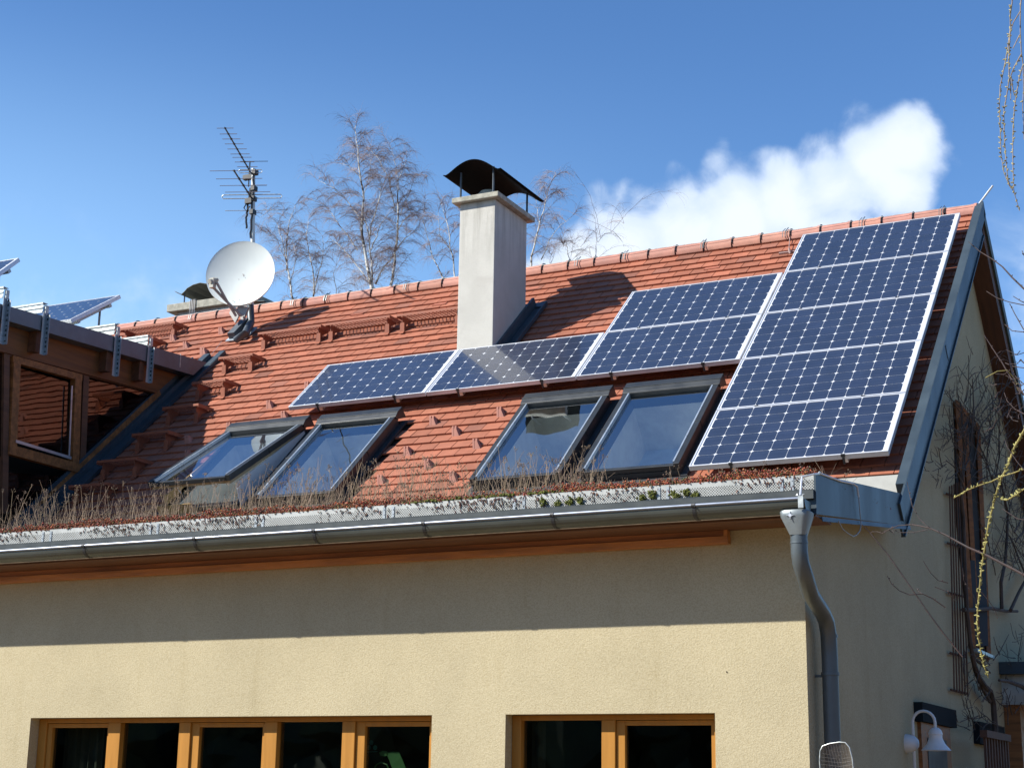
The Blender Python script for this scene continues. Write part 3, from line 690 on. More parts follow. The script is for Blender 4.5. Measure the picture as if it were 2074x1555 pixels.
# gable details ---------------------------------------------------------------
XG = XW
def gp(x, y, d=0): return at(x, y, 'X', XG+d)
def slab(mb, pts, d0, d1):
    q = [gp(x, y) for x, y in pts]; mb.prism([Vc((XG+d0, p.y, p.z)) for p in q], (d1-d0, 0, 0))
gwn = MB(); slab(gwn, [(1930, 816), (1972, 864), (1994, 1330), (1962, 1310), (1936, 1060)], .002, .012)
gwo = gwn.build('window', 'dark', house); tag(gwo, 'tall narrow gable window with slanted head')
f = MB()
for a, b_, w in (((1930, 816), (1972, 864), 0), ((1930, 816), (1962, 1312), 0), ((1972, 864), (1994, 1332), 0), ((1962, 1312), (1994, 1332), 0), ((1945, 835), (1972, 1310), 0)):
    p, q = gp(*a), gp(*b_); f.tube([p+Ux*.03, q+Ux*.03], .035, 4)
f.build('frame', 'woodd', gwo)
p, q = gp(1960, 1313), gp(1996, 1334)
MB().box((XG, p.y, p.z-.03), (XG+.09, q.y, p.z)).build('sill', 'zinc', gwo)
f = MB()
for k in range(9):
    t = k/9; a, b_ = (1953+34*t, 1135), (1963+28*t, 1308); f.tube([gp(*a)+Ux*.05, gp(*b_)+Ux*.05], .014, 4)
f.build('louvre', 'anthd', gwo)
a = gp(1850, 1422); b_ = gp(1920, 1437)
d1 = MB().box((XG, a.y, -2.035), (XG+.07, b_.y, -1.885)).build('door', 'mdark', house); tag(d1, 'garden door under a dark box canopy')
MB().box((XG+.0, a.y+.1, gz), (XG+.03, b_.y-.1, -2.0355)).build('leaf', 'woodd', d1)
MB().box((XG+.031, a.y+.3, gz+.3), (XG+.036, b_.y-.3, -2.15)).build('glazing', 'anthd', d1)
a = gp(1970, 1460); b_ = gp(2022, 1474)
d2 = MB().box((XG, a.y, a.z-.2), (XG+.06, b_.y, a.z)).build('shutter_box', 'mdark', house)
a = gp(2022, 1340)
pc_ = thing('porch', 'timber porch with grey roof edge at the far corner of the gable', 'porch', (XG, a.y, gz))
MB().box((XG+.001, a.y, a.z-.12), (XG+.9, a.y+3, a.z)).build('roof', 'zincb', pc_)
MB().box((XG+.001, a.y+.1, a.z-.42), (XG+.8, a.y+2.9, a.z-.121)).build('beam', 'memb', pc_)
MB().box((XG+.002, a.y+.15, gz), (XG+.16, a.y+.5, a.z-.421)).box((XG+.002, a.y+1.6, gz), (XG+.16, a.y+2.6, a.z-.421)).box((XG+.002, a.y+.5, a.z-.8), (XG+.15, a.y+1.6, a.z-.4215)).build('post', 'woodd', pc_)
q = at(1472, 1360, 'Y', YW-.001); MB().lathe([(.0001, 0), (.004, .0), (.004, .004)], q, (0, -1, 0), 10).build('nail', 'dark', house)
# DORMER ------------------------------------------------------------------------
XC, XD = -8.95, -8.75
zA0, zA1 = at(0, 615, 'X', XD), at(416, 733, 'X', XD)
def ln_(p, q, y): return p.z+(q.z-p.z)*(y-p.y)/(q.y-p.y)
y_0, y_1 = -2.2, 2.76
bo0, bo1 = at(0, 645, 'X', XD), at(386, 758, 'X', XD)
XF = -14
dr = MB()
dr.prism([(XD, y_0, ln_(zA0, zA1, y_0)), (XD, y_1, ln_(zA0, zA1, y_1)), (XD, y_1-.24, ln_(bo0, bo1, y_1-.24)), (XD, y_0, ln_(bo0, bo1, y_0))], (XF-XD, 0, 0))
dor = dr.build('dormer', mat('dormer_zinc', (.12, .14, .165), .45, metal=.5, var=.12), house); tag(dor, 'glazed timber dormer with zinc roof edge')
MB().box((XD, 2.25, 2.12), (XD+.004, 2.262, 2.28)).build('seam', 'galv', dor)
be0, be1 = at(0, 711, 'X', XC+.05), at(318, 796, 'X', XC+.05)
wdm = MB()
wdm.prism([(XC+.05, y_0, ln_(bo0, bo1, y_0)-.002), (XC+.05, 2.40, ln_(bo0, bo1, 2.40)-.002), (XC+.05, 2.05, ln_(be0, be1, 2.05)), (XC+.05, y_0, ln_(be0, be1, y_0))], (-.12, 0, 0))
wdm.build('beam', 'woody', dor)
for xx in (90, 235, 303):    # rafter ends
    p = at(xx-18, 700, 'X', XD-.08); z1_ = ln_(bo0, bo1, p.y)-.003
    MB().box((XC+.051, p.y-.04, z1_-.22), (XD-.04, p.y+.04, z1_)).build('rafter_end', 'woodb', dor)
def cp(x, y, d=0): p = at(x, y, 'X', XC); return Vc((XC+d, p.y, p.z))
def cpoly(mb, pts, d0, d1): q = [cp(x, y, d0) for x, y in pts]; mb.prism(q, (d1-d0, 0, 0))
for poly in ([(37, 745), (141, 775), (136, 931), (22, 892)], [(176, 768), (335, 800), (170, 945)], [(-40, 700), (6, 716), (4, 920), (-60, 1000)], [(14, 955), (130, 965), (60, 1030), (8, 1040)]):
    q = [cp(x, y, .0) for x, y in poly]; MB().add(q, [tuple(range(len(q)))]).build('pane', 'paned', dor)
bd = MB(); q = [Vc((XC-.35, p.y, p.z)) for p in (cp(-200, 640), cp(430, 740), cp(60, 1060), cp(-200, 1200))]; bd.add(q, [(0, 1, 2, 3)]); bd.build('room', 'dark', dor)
wf = MB()
def bar(p, q, wa, d0, d1):
    a, b_ = cp(*p), cp(*q); d = (b_-a).normalized(); n = d.cross(Ux)*wa/2
    wf.prism([Vc((XC+d0, 0, 0))+Vc((0, v.y, v.z)) for v in (a-n, b_-n, b_+n, a+n)], (d1-d0, 0, 0))
# fixed posts
bar((10, 700), (6, 1040), .08, -.04, .03); bar((172, 745), (163, 960), .09, -.04, .028); bar((5, 712), (330, 797), .07, -.04, .026)
wf.build('post', 'woodb', dor)
wf = MB(); bar((322, 800), (78, 1032), .15, -.045, .035); wf.build('sill', 'woodd', dor)
wf = MB()
bar((28, 735), (20, 905), .10, -.02, .05); bar((152, 765), (146, 950), .10, -.02, .051); bar((20, 727), (160, 766), .07, -.02, .049); bar((12, 910), (154, 949), .10, -.02, .052)
wf.build('casement', 'woodd', dor)
wf = MB(); bar((24, 894), (136, 928), .03, .053, .058); bar((138, 782), (132, 925), .02, .053, .058); wf.build('weather_bar', 'gask', dor)
fl = MB()   # flashing where the cheek meets the roof
fl.box((XC+.01, -.1, -.14), (XC+.10, 3.84, -.04), RM); fl.box((XC+.101, -.1, -.13), (XC+.23, 3.84, -.09), RM); fl.box((XC+.01, -.1, -.04), (XC+.03, 3.6, .04), RM); fl.box((XD-.06, 3.62, -.13), (XD+.02, 3.98, -.085), RM)
fl.build('flashing', 'zincb', dor)
# ------------------------------------------------------------------ SOLAR MODULES
def module():
    root = thing('solar_module', 'x', 'solar module', (0, 0, 0), group='solar modules on the roof')
    f = MB(); w, h, t = PW, PH-.010, .046; e = .014
    f.box((0, 0, -t), (w, e, 0)); f.box((0, h-e, -t), (w, h, 0)); f.box((0, e, -t), (e, h-e, 0)); f.box((w-e, e, -t), (w, h-e, 0))
    f.build('frame', 'alu', root, local=True, bevel=.002)
    MB().box((e, e, -.012), (w-e, h-e, -.006)).build('laminate', 'back', root, local=True)
    c = MB(); pu, pv = .1575, .1548; u_0, v_0 = .028, .0195; gp_ = .0020; ch_ = .0195
    for i in range(10):
        for j in range(6):
            k = random.gauss(1, .06); c.tint = (k, k, k*random.uniform(.97, 1.04))
            a, b_ = u_0+i*pu+gp_, u_0+(i+1)*pu-gp_; s, q = v_0+j*pv+gp_, v_0+(j+1)*pv-gp_
            p = [(a+ch_, s), (b_-ch_, s), (b_-ch_*.3, s+ch_*.3), (b_, s+ch_), (b_, q-ch_), (b_-ch_*.3, q-ch_*.3), (b_-ch_, q), (a+ch_, q), (a+ch_*.3, q-ch_*.3), (a, q-ch_), (a, s+ch_), (a+ch_*.3, s+ch_*.3)]
            c.add([(x, y, -.0045) for x, y in p], [tuple(range(12))])
    c.build('cells', 'cell', root, local=True)
    for x in (.36, w-.36):
        k = MB(); k.box((x-.016, -.0085, -.02), (x+.016, .008, .0025)); k.box((x-.008, -.012, -.085), (x+.008, -.0005, -.02)); k.build('clamp', 'anthd', root, local=True)
    return root
mods = []
A = 'of the five-high stack'
LBL = {'A4': 'topmost solar module '+A+' at the right verge, under the ridge', 'A3': 'second solar module from the top '+A, 'A2': 'middle solar module '+A, 'A1': 'second solar module from the bottom '+A,
       'A0': 'lowest solar module '+A+', just above the eaves plants', 'B3': 'upper of the two solar modules left of the five-high stack', 'B2': 'lower of the two solar modules left of the five-high stack',
       'C2': 'solar module directly below the tall chimney, catching its reflection', 'D2': 'leftmost solar module of the front row, above the opened roof window'}
pos = {}
def RQ(u, v): return Ux*u + Vv*v
for j in range(5): pos['A%d' % j] = RQ(-PW, j*PH)
pos['B3'] = RQ(-2*PW-.02, 3*PH); pos['B2'] = RQ(-2*PW-.02, 2*PH)
pos['C2'] = RQ(-3*PW-.035, 2*PH); pos['D2'] = RQ(-4*PW-.05, 2*PH)
proto = None
for k, p in pos.items():
    mw = Mx.Translation(p) @ RM0 @ Mx.Rotation(random.uniform(-.001, .001), 4, 'Z')
    if proto is None: proto = module(); proto.matrix_world = mw; proto['label'] = LBL[k]
    else: dup(proto, mw, LBL[k])
rl = thing('mounting_rail', 'pair of aluminium rails under the five-high stack of solar modules', 'rail', RP(-1, 2, -.1), group='rails under the solar modules')
MB().box((-PW+.34, .04, -.10), (-PW+.38, 4.85, -.047), RM0).build('rail', 'alu', rl); MB().box((-.38, .04, -.10), (-.34, 4.85, -.047), RM0).build('rail', 'alu', rl)
rl = thing('mounting_rail', 'aluminium rails crossing under the lower row of solar modules above the roof windows', 'rail', RP(-4, 2.4, -.1), group='rails under the solar modules')
for (a_, b_, n_) in ((-2*PW-.02, 2, 2), (-3*PW-.035, 2, 1), (-4*PW-.05, 2, 1)):
    for q in (.36, PW-.36): MB().box((a_+q-.02, 2*PH+.04, -.10), (a_+q+.02, (2+n_)*PH, -.047), RM0).build('rail', 'alu', rl)
# two on the dormer, tilted frames, with galvanised support rails and hangers
def dormer_module(c_tr, c_br, lab):
    """c_tr, c_br: right-hand upper and lower corners"""
    v = (c_tr-c_br).normalized(); n = Ux.cross(v).normalized(); fr = Mx(((1, v.x, n.x, 0), (0, v.y, n.y, 0), (0, v.z, n.z, 0), (0, 0, 0, 1)))
    o = c_tr - v*(PH-.01) - Ux*PW
    mw = Mx.Translation(o) @ fr
    r = dup(proto, mw, lab)
    # substructure
    s = MB(); T_ = mw
    s.box((PW-.30, -.3, -.14), (PW-.26, PH+.05, -.10), T_); s.box((PW-.9, -.3, -.14), (PW-.86, PH+.05, -.10), T_)
    s.box((.1, PH-.2, -.10), (PW-.05, PH-.15, -.047), T_); s.box((.1, .15, -.10), (PW-.05, .20, -.047), T_)
    tt = T_ @ Vc((PW-.28, PH-.1, -.12)); s.tube([tt, (tt.x, tt.y, tt.z-.6)], .018, 4)
    rt_ = thing('module_stand', lab.replace('solar module', 'raised stand under the solar module'), 'stand', tt, group='module stands on the dormer'); s.build('strut', 'galv', rt_)
dormer_module(at(243, 597, 'X', -9.6), at(140, 648, 'X', -9.6), 'solar module tilted up on the dormer roof, nearer the tall mast')
dormer_module(at(38, 522, 'X', -9.6), at(0, 549, 'X', -9.6), 'solar module at the photo\'s left edge, highest on the dormer roof')
names = ['leftmost', 'second from the left', 'second from the right', 'rightmost']
for i, (x, yt, ym, ybt, xl) in enumerate(((12, 580, 604, 700, -60), (92, 612, 634, 721, 42), (237, 655, 678, 764, 165), (304, 678, 700, 777, 255))):
    X_ = XD+.012
    p0, p1, p2 = at(x, yt, 'X', X_), at(x, ym, 'X', X_), at(x, ybt, 'X', X_)
    hz = thing('support_bracket', 'galvanised hanger strap and rail on the dormer edge, %s of the four' % names[i], 'bracket', p2, group='hangers on the dormer roof edge')
    h = MB(); yy = p1.y; w = .035
    h.box((X_, yy-w, p2.z), (X_+.004, yy+w*.6, p1.z)); h.box((X_, yy+w*.6, p2.z), (X_+.05, yy+w*.6+.004, p1.z-.02))
    h.build('strap', 'zinc', hz)
    n = 9
    for k in range(n):
        hh = MB(); z = p2.z+.03+(p1.z-p2.z-.06)*k/(n-1)
        hh.box((X_+.012, yy+w*.6-.003, z), (X_+.03, yy+w*.6-.0005, z+.026 if k % 3 else z+.012)); hh.build('slot', 'blk', hz)
    g_ = MB(); zz = p1.z+.0; zt2 = p0.z
    g_.box((-10.2, yy-.02, zz), (X_-.02, yy-.017, zt2))       # rail web facing the garden
    g_.box((-10.2, yy-.028, zt2-.018), (X_-.02, yy-.0205, zt2)); g_.box((-10.2, yy-.028, zz), (X_-.02, yy-.0205, zz+.02)); g_.box((-10.2, yy-.028, (zz+zt2)/2-.006), (X_-.02, yy-.0205, (zz+zt2)/2+.006))
    g_.box((-10.2, yy-.0165, zt2-.004), (X_-.02, yy+.05, zt2)); g_.box((X_-.02, yy-.005, zz), (X_+.004, yy+.04, zt2-.03))
    g_.build('rail', 'galv', hz)
# ------------------------------------------------------------------ ROOF STEPS
def roof_step(u_a, u_b, yf_, lab, first=None):
    W_ = u_b-u_a; fy_ = yf_; zf = rz(yf_)
    root = thing('roof_step', lab, 'roof step', (u_a, fy_, zf), group='terracotta roof steps')
    D_ = .27; H_ = .205
    t = MB()     # local: x across, y back, z up
    t.box((-.05, -.045, H_-.026), (W_+.05, -.040, H_)); t.box((-.05, -.04, H_-.004), (W_+.05, D_-.03, H_-.0015)) if False else None
    n = max(4, int(W_/.042))
    for i in range(n+1):
        x = -.05+(W_+.1)*i/n; t.box((x-.0035, -.04, H_-.008), (x+.0035, D_-.03, H_-.002))
    for j in range(6):
        y = -.005+j*.045; t.box((-.05, y-.004, H_-.0075), (W_+.05, y+.004, H_-.0015))
    t.box((-.05, D_-.035, H_-.022), (W_+.05, D_-.03, H_-.001))
    t.box((-.055, -.045, H_-.04), (-.05, D_, H_)); t.box((W_+.05, -.045, H_-.04), (W_+.055, D_, H_))
    t.build('tread', 'stepc', root, local=True)
    for x in (0, W_):
        b = MB(); s_ = math.tan(TH)
        b.prism([(x-.004, 0, -.01), (x-.004, -.012, H_-.015), (x-.004, .20, H_-.015), (x-.004, .20, .2*s_), (x-.004, .15, .16*s_), (x-.004, .09, .55*H_), (x-.004, .07, .3*H_)], (.008, 0, 0))
        b.prism([(x-.03, -.004, -.01), (x+.03, -.004, -.01), (x+.03, -.012, .11), (x-.02, -.012, .11)], (0, .006, 0))
        b.prism([(x-.03, -.03, -.027+.01), (x-.03, .10, .09+.012), (x-.03, .10, .09+.004), (x-.03, -.03, -.033+.008)], (.06, 0, 0))
        b.build('foot', 'stepc', root, local=True)
    return root
steps = [((533, 707), (644, 694), 'long roof step with grating, nearest the dish mast'), ((669, 690), (784, 675), 'long roof step with grating, middle of the row left of the tall chimney'),
 ((814, 673), (926, 658), 'long roof step with grating touching the tall chimney'), ((453, 758), (506, 752), 'short roof step, topmost of the flight beside the dormer'),
 ((398, 811), (452, 803), 'short roof step, second of the flight beside the dormer'), ((340, 861), (396, 856), 'short roof step, third of the flight, half in the dormer\'s shadow'),
 ((278, 916), (335, 911), 'short roof step, fourth of the flight, wholly in shade'), ((208, 971), (271, 967), 'short roof step, lowest clear one of the flight above the dry stalks'), ((150, 1023), (212, 1018), 'short roof step at the foot of the flight, half hidden by dry stalks'),
 ((252, 697), (350, 683), 'long roof step with grating, far left under the ridge'), ((262, 722), (306, 716), 'short roof step peeping over the dormer edge')]
for a, b_, lab in steps:
    p, q = rf(*a), rf(*b_); roof_step(p.x, q.x, (p.y+q.y)/2, lab)
# ------------------------------------------------------------------ MAST, DISH, AERIAL
mb_ = rf(506, 672); my = mb_.y
ba = at(507, 672, 'Y', my); tp = at(513, 342, 'Y', my); dtop = at(512, 480, 'Y', my)
ms = thing('antenna_mast', 'slim steel mast rising through the tiles behind the white dish', 'mast', ba)
MB().tube([ba+Vc((.0, 0, .15)), dtop, tp], [.03, .028, .026], 12).build('pole', 'mast', ms, smooth=True)
bs = MB(); bs.tube([rf(478, 688, -.08), rf(497, 676, -.02), ba+Vc((0, 0, .12)), at(507, 618, 'Y', my)], [.045, .05, .048, .045], 12)
bs.build('sleeve', 'mastd', ms, smooth=True)
u_, v_ = uv(472, 690); fl = MB(); fl.box((u_-.10, v_-.02, -.125), (u_+.2, v_+.30, -.112), RM)
fl.build('flashing_plate', mat('lead', (.40, .47, .52), .5, metal=.4), ms)
fl = MB(); fl.prism([(u_-.06, v_+.02, -.112), (u_-.06, v_+.02, -.03), (u_+.02, v_+.30, .03), (u_+.02, v_+.34, -.112)], (.10, 0, 0), RM); fl.build('hood', 'mastd', ms)
db = MB()
for z in (-.06, -.28, -.42, -.60): db.box((tp.x+.01, my-.05, tp.z+z-.03), (tp.x+.065, my+.03, tp.z+z+.03))
cbp = [Vc((tp.x+.035, my-.03, tp.z-.05-.06*k))+Vc((random.uniform(-.006, .012), 0, 0)) for k in range(16)]
db.tube(cbp, .014, 6); db.tube([Vc((tp.x-.045+random.uniform(-.012, .012), my-.02, tp.z-.48-.03*k)) for k in range(12)], .013, 6)
db.build('cable', 'blk', ms)
# dish
dc = at(487, 554, 'Y', my-.30)
wdir = (CAM-dc).normalized(); sd = Vc((0, 0, 1)).cross(wdir).normalized()
dn_ = (wdir + sd*(-.30) + Vc((0, 0, .42))).normalized()
ds = thing('satellite_dish', 'round white satellite dish with twin feed arms on the mast', 'satellite dish', dc)
R_ = .43; q = dn_.to_track_quat('Z', 'Y').to_matrix()
pf = [(R_*k/14, .075*(k/14)**2-.065) for k in range(0, 15)]
pf = [(max(r, .001), h) for r, h in pf]
d_ = MB(); d_.lathe(pf+[(R_+.008, .014), (R_+.010, .0), (R_+.002, -.02)]+[(r+.0, h-.02) for r, h in pf[::-1]], dc, dn_, 64)
d_.build('reflector', 'dish', ds, smooth=True)
dwn = (Vc((0, 0, -1)) - dn_*(-dn_.z)).normalized(); rgt = dn_.cross(dwn).normalized()
rim = dc + dwn*(R_+.01)
lnb = at(431, 569, 'Y', my-.30-.36)
ar = MB()
r1 = at(478, 640, 'Y', my-.33); r2 = at(490, 640, 'Y', my-.30)
for s_ in (-1, 1):
    e_ = lnb + rgt*(.05*s_)+Vc((0, 0, -.02)); b0 = (r1 if s_ == 1 else r2)
    ar.tube([b0, b0*.5+e_*.5+Vc((0, 0, -.01)), e_], .017, 6)
ar.build('feed_arm', 'dishg', ds)
lb = MB(); dl = (dc-lnb).normalized()
lb.tube([lnb-dl*.05, lnb+dl*.04], .034, 12); lb.tube([lnb+dl*.04, lnb+dl*.07], .026, 12); lb.box(lnb+Vc((-.03, -.03, -.09)), lnb+Vc((.03, .03, .03)))
lb.build('feed_head', mat('putty_plastic', (.36, .34, .28), .5), ds, smooth=True)
br = MB(); br.prism([at(480, 618, 'Y', my-.28), at(503, 622, 'Y', my-.28), at(492, 648, 'Y', my-.28), at(488, 648, 'Y', my-.28)], (0, .03, 0))
br.prism([at(471, 620, 'Y', my-.16), at(483, 640, 'Y', my-.16), at(476, 654, 'Y', my-.16), at(464, 634, 'Y', my-.16)], (0, .02, 0))
br.tube([Vc((ba.x, my, dc.z)), dc-dn_*.07], .03, 8); br.build('mount', 'dishg', ds)
bt = MB()
for (x, y) in ((484, 566), (497, 563), (472, 609), (485, 608)): bt.blob(at(x, y, 'Y', my-.365), .007)
bt.build('bolt', 'dishg', ds)
# aerials
def aerial(root, start, end, els, thick=.012, boxy=True):
    s_, e_ = start, end; b = MB(); b.tube([s_, e_], thick, 6); b.build('boom', 'blk', root)
    d = (e_-s_); dh = Vc((d.x, d.y, 0)).normalized(); pr = Vc((dh.y, -dh.x, 0))
    if pr.dot(rt) < 0: pr = -pr
    m2 = MB(); k2 = MB()
    for (t, hl, dz) in els:
        c_ = s_+d*t+Vc((0, 0, dz)); m2.tube([c_-pr*hl, c_+pr*hl], .0042, 5); k2.blob(s_+d*t, thick*1.9)
    m2.build('element', mat('aerial_rod', (.20, .18, .19), .5, metal=.4), root); k2.build('element_clamp', 'blk', root)
    return pr, d
zt1 = at(509, 352, 'Y', my).z; a_s = at(509, 352, 'Y', my); a_e = at(456, 260, 'Z', zt1)
# the boom keeps level, so its near end sits on the plane Z = zt1
aw = thing('tv_antenna', 'long thin directional aerial pointing up-left at the mast top', 'antenna', a_s, group='aerials on the mast')
LT = (a_e-a_s).length
sc1 = 1.0
pr, d = aerial(aw, a_s, a_e, [(1, .10, 0), (.88, .105, 0), (.775, .11, 0), (.67, .115, 0), (.56, .12, 0), (.45, .12, 0), (.375, .12, 0), (.27, .125, 0), (.16, .13, 0)], .010)
fd = MB(); c_ = a_s+d*.04
loop = [c_-pr*.14+Vc((0, 0, .03)), c_+pr*.14+Vc((0, 0, .03)), c_+pr*.155+Vc((0, 0, .01)), c_+pr*.14-Vc((0, 0, .012)), c_-pr*.14-Vc((0, 0, .012)), c_-pr*.155+Vc((0, 0, .01)), c_-pr*.14+Vc((0, 0, .03))]
fd.tube(loop, .005, 6); fd.build('folded_dipole', 'galv', aw)
ref = MB(); rr0 = a_s - d.normalized()*.03
ref.tube([rr0+Vc((-.04, 0, .19)), rr0+Vc((-.04, 0, -.16))], .008, 6)
for dz in (.18, -.15): ref.tube([rr0-pr*.16+Vc((0, 0, dz)), rr0+pr*.20+Vc((0, 0, dz))], .0042, 5)
ref.box(rr0+Vc((-.12, -.03, -.06)), rr0+Vc((.03, .03, .0))); ref.build('reflector', 'blk', aw)
b_s = at(510, 402, 'Y', my-.02); b_e = at(474, 346, 'Z', b_s.z)
aw2 = thing('tv_antenna', 'wider aerial with a long folded loop below the mast top', 'antenna', b_s, group='aerials on the mast')
pr, d = aerial(aw2, b_s, b_e, [(1, .30, 0), (.72, .29, 0), (.48, .30, 0), (.24, .29, 0)], .011)
fd = MB(); c_ = b_s+Vc((0, 0, .015))
def lp(h):
    return [c_-pr*h+Vc((0, 0, .035)), c_+pr*h+Vc((0, 0, .035)), c_+pr*(h+.02)+Vc((0, 0, .01)), c_+pr*h-Vc((0, 0, .015)), c_-pr*h-Vc((0, 0, .015)), c_-pr*(h+.02)+Vc((0, 0, .01)), c_-pr*h+Vc((0, 0, .035))]
fd.tube(lp(.37), .0065, 6); fd.build('folded_dipole', 'galv', aw2)
rf_ = MB(); rr0 = b_s-d*.25
rf_.tube([rr0-pr*.40-Vc((0, 0, .075)), rr0+pr*.42-Vc((0, 0, .075))], .0048, 5); rf_.build('reflector_rod', 'galv', aw2)
jb = MB(); jb.box(b_s+Vc((-.08, -.04, -.07)), b_s+Vc((.02, .02, -.0))); jb.tube([b_s+Vc((-.03, 0, 0)), b_s+Vc((-.02, 0, .14))], .022, 8)
jb.tube([b_s+Vc((-.06, -.02, -.06)), b_s+Vc((-.10, -.02, -.12)), b_s+Vc((-.06, -.02, -.17)), b_s+Vc((-.02, 0, -.10))], .008, 6); jb.build('junction_box', 'blk', aw2)
# ------------------------------------------------------------------ LIGHTNING CONDUCTOR
lc = thing('lightning_rod', 'bare air terminal rod rising at the right end of the ridge', 'lightning rod', (.06, yr, zr))
a = at(1978, 420, 'Y', yr); b_ = at(2011, 376, 'Y', yr-.1)
MB().tube([a+Vc((-.08, 0, -.03)), a, b_], .011, 8).build('rod', 'alu', lc)
w = MB(); w.tube([(.05-.45*k, yr-.108, zc+.062+.004*math.sin(k)) for k in range(28)], .003, 5); w.build('ridge_wire', 'galv', lc)
for X_ in (-.25, -1.1, -1.95, -2.9, -3.85, -4.45, -6.75, -7.9, -8.4, -9.3, -10.0):
    c_ = MB(); c_.tube([(X_, yr-.135, zc-.02), (X_, yr-.112, zc+.055), (X_+.02, yr-.06, zc+.11)], .005, 5); c_.tube([(X_-.03, yr-.135, zc-.02), (X_-.03, yr-.115, zc+.055), (X_-.01, yr-.07, zc+.10)], .004, 5); c_.build('wire_clip', 'pipe', lc)
p = rf(1598, 503, -.08); c_ = MB(); c_.box((-.12, -.01, -.02), (.12, .01, .01), Mx.Translation(p)@RM); c_.tube([p+Vc((0, 0, 0)), p+Vc((.01, 0, -.06))], .012, 6); c_.tube([p, at(1600, 478, 'Y', yr-.05)], .005, 5)
c_.build('anchor', mat('anchor_steel', (.42, .30, .26), .5, metal=.3), lc)
gc = thing('ground_wire', 'bent grey conductor wire clamped over the eaves corner and end cheek', 'wire', at(1622, 1015, 'Y', -2.8))
c_ = MB(); c_.tube([at(1621, 1003, 'Y', -2.80), at(1624, 966, 'Y', -2.74), at(1648, 960, 'Y', -2.66), at(1662, 959, 'X', .15)], .0065, 6)
c_.tube([at(1662, 959, 'X', .15), at(1703, 974, 'X', .155), at(1728, 979, 'X', .16), at(1736, 985, 'X', .165), at(1739, 1006, 'X', .165)], .0065, 6)
c_.build('rod', 'alu', gc)
c_ = MB(); c_.tube([at(x, y, 'X', .165) for x, y in ((1739, 1004), (1741, 1030), (1744, 1060), (1742, 1074), (1735, 1083), (1728, 1086), (1716, 1079), (1706, 1070), (1698, 1055))], .0035, 6); c_.build('cable', 'dishg', gc)
c_ = MB()
for (x, y) in ((1615, 1002), (1627, 1002)): c_.blob(at(x, y, 'Y', -2.81), .010)
q_ = at(1622, 1012, 'Y', -2.81); c_.box((q_.x-.016, -2.818, q_.z-.05), (q_.x+.016, -2.812, q_.z+.025)); c_.blob(at(1703, 974, 'X', .15), .014); c_.blob(at(1660, 958, 'X', .15), .014)
c_.build('clamp', 'galv', gc)
w2_ = thing('cable', 'thin pale cable lying on the tiles between dish mast and dormer tip', 'cable', rf(440, 715))
MB().tube([rf(449, 691, -.115), rf(440, 703, -.12), rf(428, 718, -.12), rf(417, 731, -.10)], .003, 5).build('wire', 'galv', w2_)
# ------------------------------------------------------------------ WALL LAMP
lp0 = gp(1835, 1505)
lm = thing('wall_lamp', 'white swan-neck lamp with bell shade on the gable wall', 'lamp', lp0)
pa = MB(); pa.lathe([(.001, .10), (.03, .095), (.055, .07), (.07, .03), (.072, .0)], lp0, (1, 0, 0), 24); pa.build('wall_plate', 'white', lm, smooth=True)
Yl = lp0.y; b0 = at(1850, 1500, 'Y', Yl); ar = MB(); x0 = b0.x
pk = at(1868, 1439, 'Y', Yl); xe = at(1894, 1470, 'Y', Yl); rad = (xe.x-x0)/2
pts = [Vc((x0, Yl, b0.z-.5)), Vc((x0, Yl, b0.z)), Vc((x0, Yl, pk.z-rad))]+[Vc((x0+rad-rad*math.cos(t), Yl, pk.z-rad+rad*math.sin(t))) for t in [math.pi*k/10 for k in range(1, 11)]]+[Vc((xe.x, Yl, at(1894, 1475, 'Y', Yl).z))]
ar.tube(pts, .0115, 10); ar.tube([lp0, Vc((x0, Yl, lp0.z))], .012, 8); ar.build('arm', 'white', lm, smooth=True)
zt0 = at(1893, 1472, 'Y', Yl).z; zb0 = at(1890, 1519, 'Y', Yl).z; H_ = zt0-zb0; Rr = (at(1920, 1519, 'Y', Yl).x-at(1860, 1519, 'Y', Yl).x)/2
sh = MB(); sh.lathe([(.004, 0), (.026, -.005), (.043, -.02), (.052, -.042), (.0535, -.055), (.050, -.057), (.050, -H_*.46), (.056, -H_*.55), (Rr*.62, -H_*.72), (Rr, -H_), (Rr-.004, -H_-.001), (Rr*.6, -H_*.70), (.045, -H_*.5), (.01, -.03)], (xe.x, Yl, zt0), (0, 0, 1), 36)
sh.build('shade', 'white', lm, smooth=True)
# arched hoop with netting by the downpipe
hx = [(1662, 1570), (1660, 1540), (1661, 1520), (1666, 1510), (1680, 1505), (1700, 1502), (1712, 1503), (1720, 1512), (1726, 1535), (1730, 1570)]
hq = [at(x, y, 'Y', -3.2) for x, y in hx]
hp_ = thing('landing_net', 'arched light metal hoop with fine netting in front of the downpipe', 'net', Vc((hq[5].x, -3.2, gz)))
MB().tube(hq, .0034, 8).tube([(hq[0].x, -3.2, hq[0].z), (hq[0].x+.08, -3.2, hq[0].z-.3), (hq[0].x+.1, -3.2, gz)], .008, 8).build('hoop', 'galv', hp_, smooth=True)
mt, g, b = new_mat('gauze'); b.inputs['Base Color'].default_value = (.10, .085, .07, 1); b.inputs['Alpha'].default_value = .55; b.inputs['Roughness'].default_value = .4
M['gauze'] = mt; cen = Vc((sum(p.x for p in hq)/len(hq), -3.10, min(p.z for p in hq)))
fan = [cen]+hq; MB().add(fan, [(0, i+1, i+2) for i in range(len(hq)-1)]).build('gauze', 'gauze', hp_, smooth=True)
nt_ = MB(); xa, xb = hq[0].x, hq[-1].x
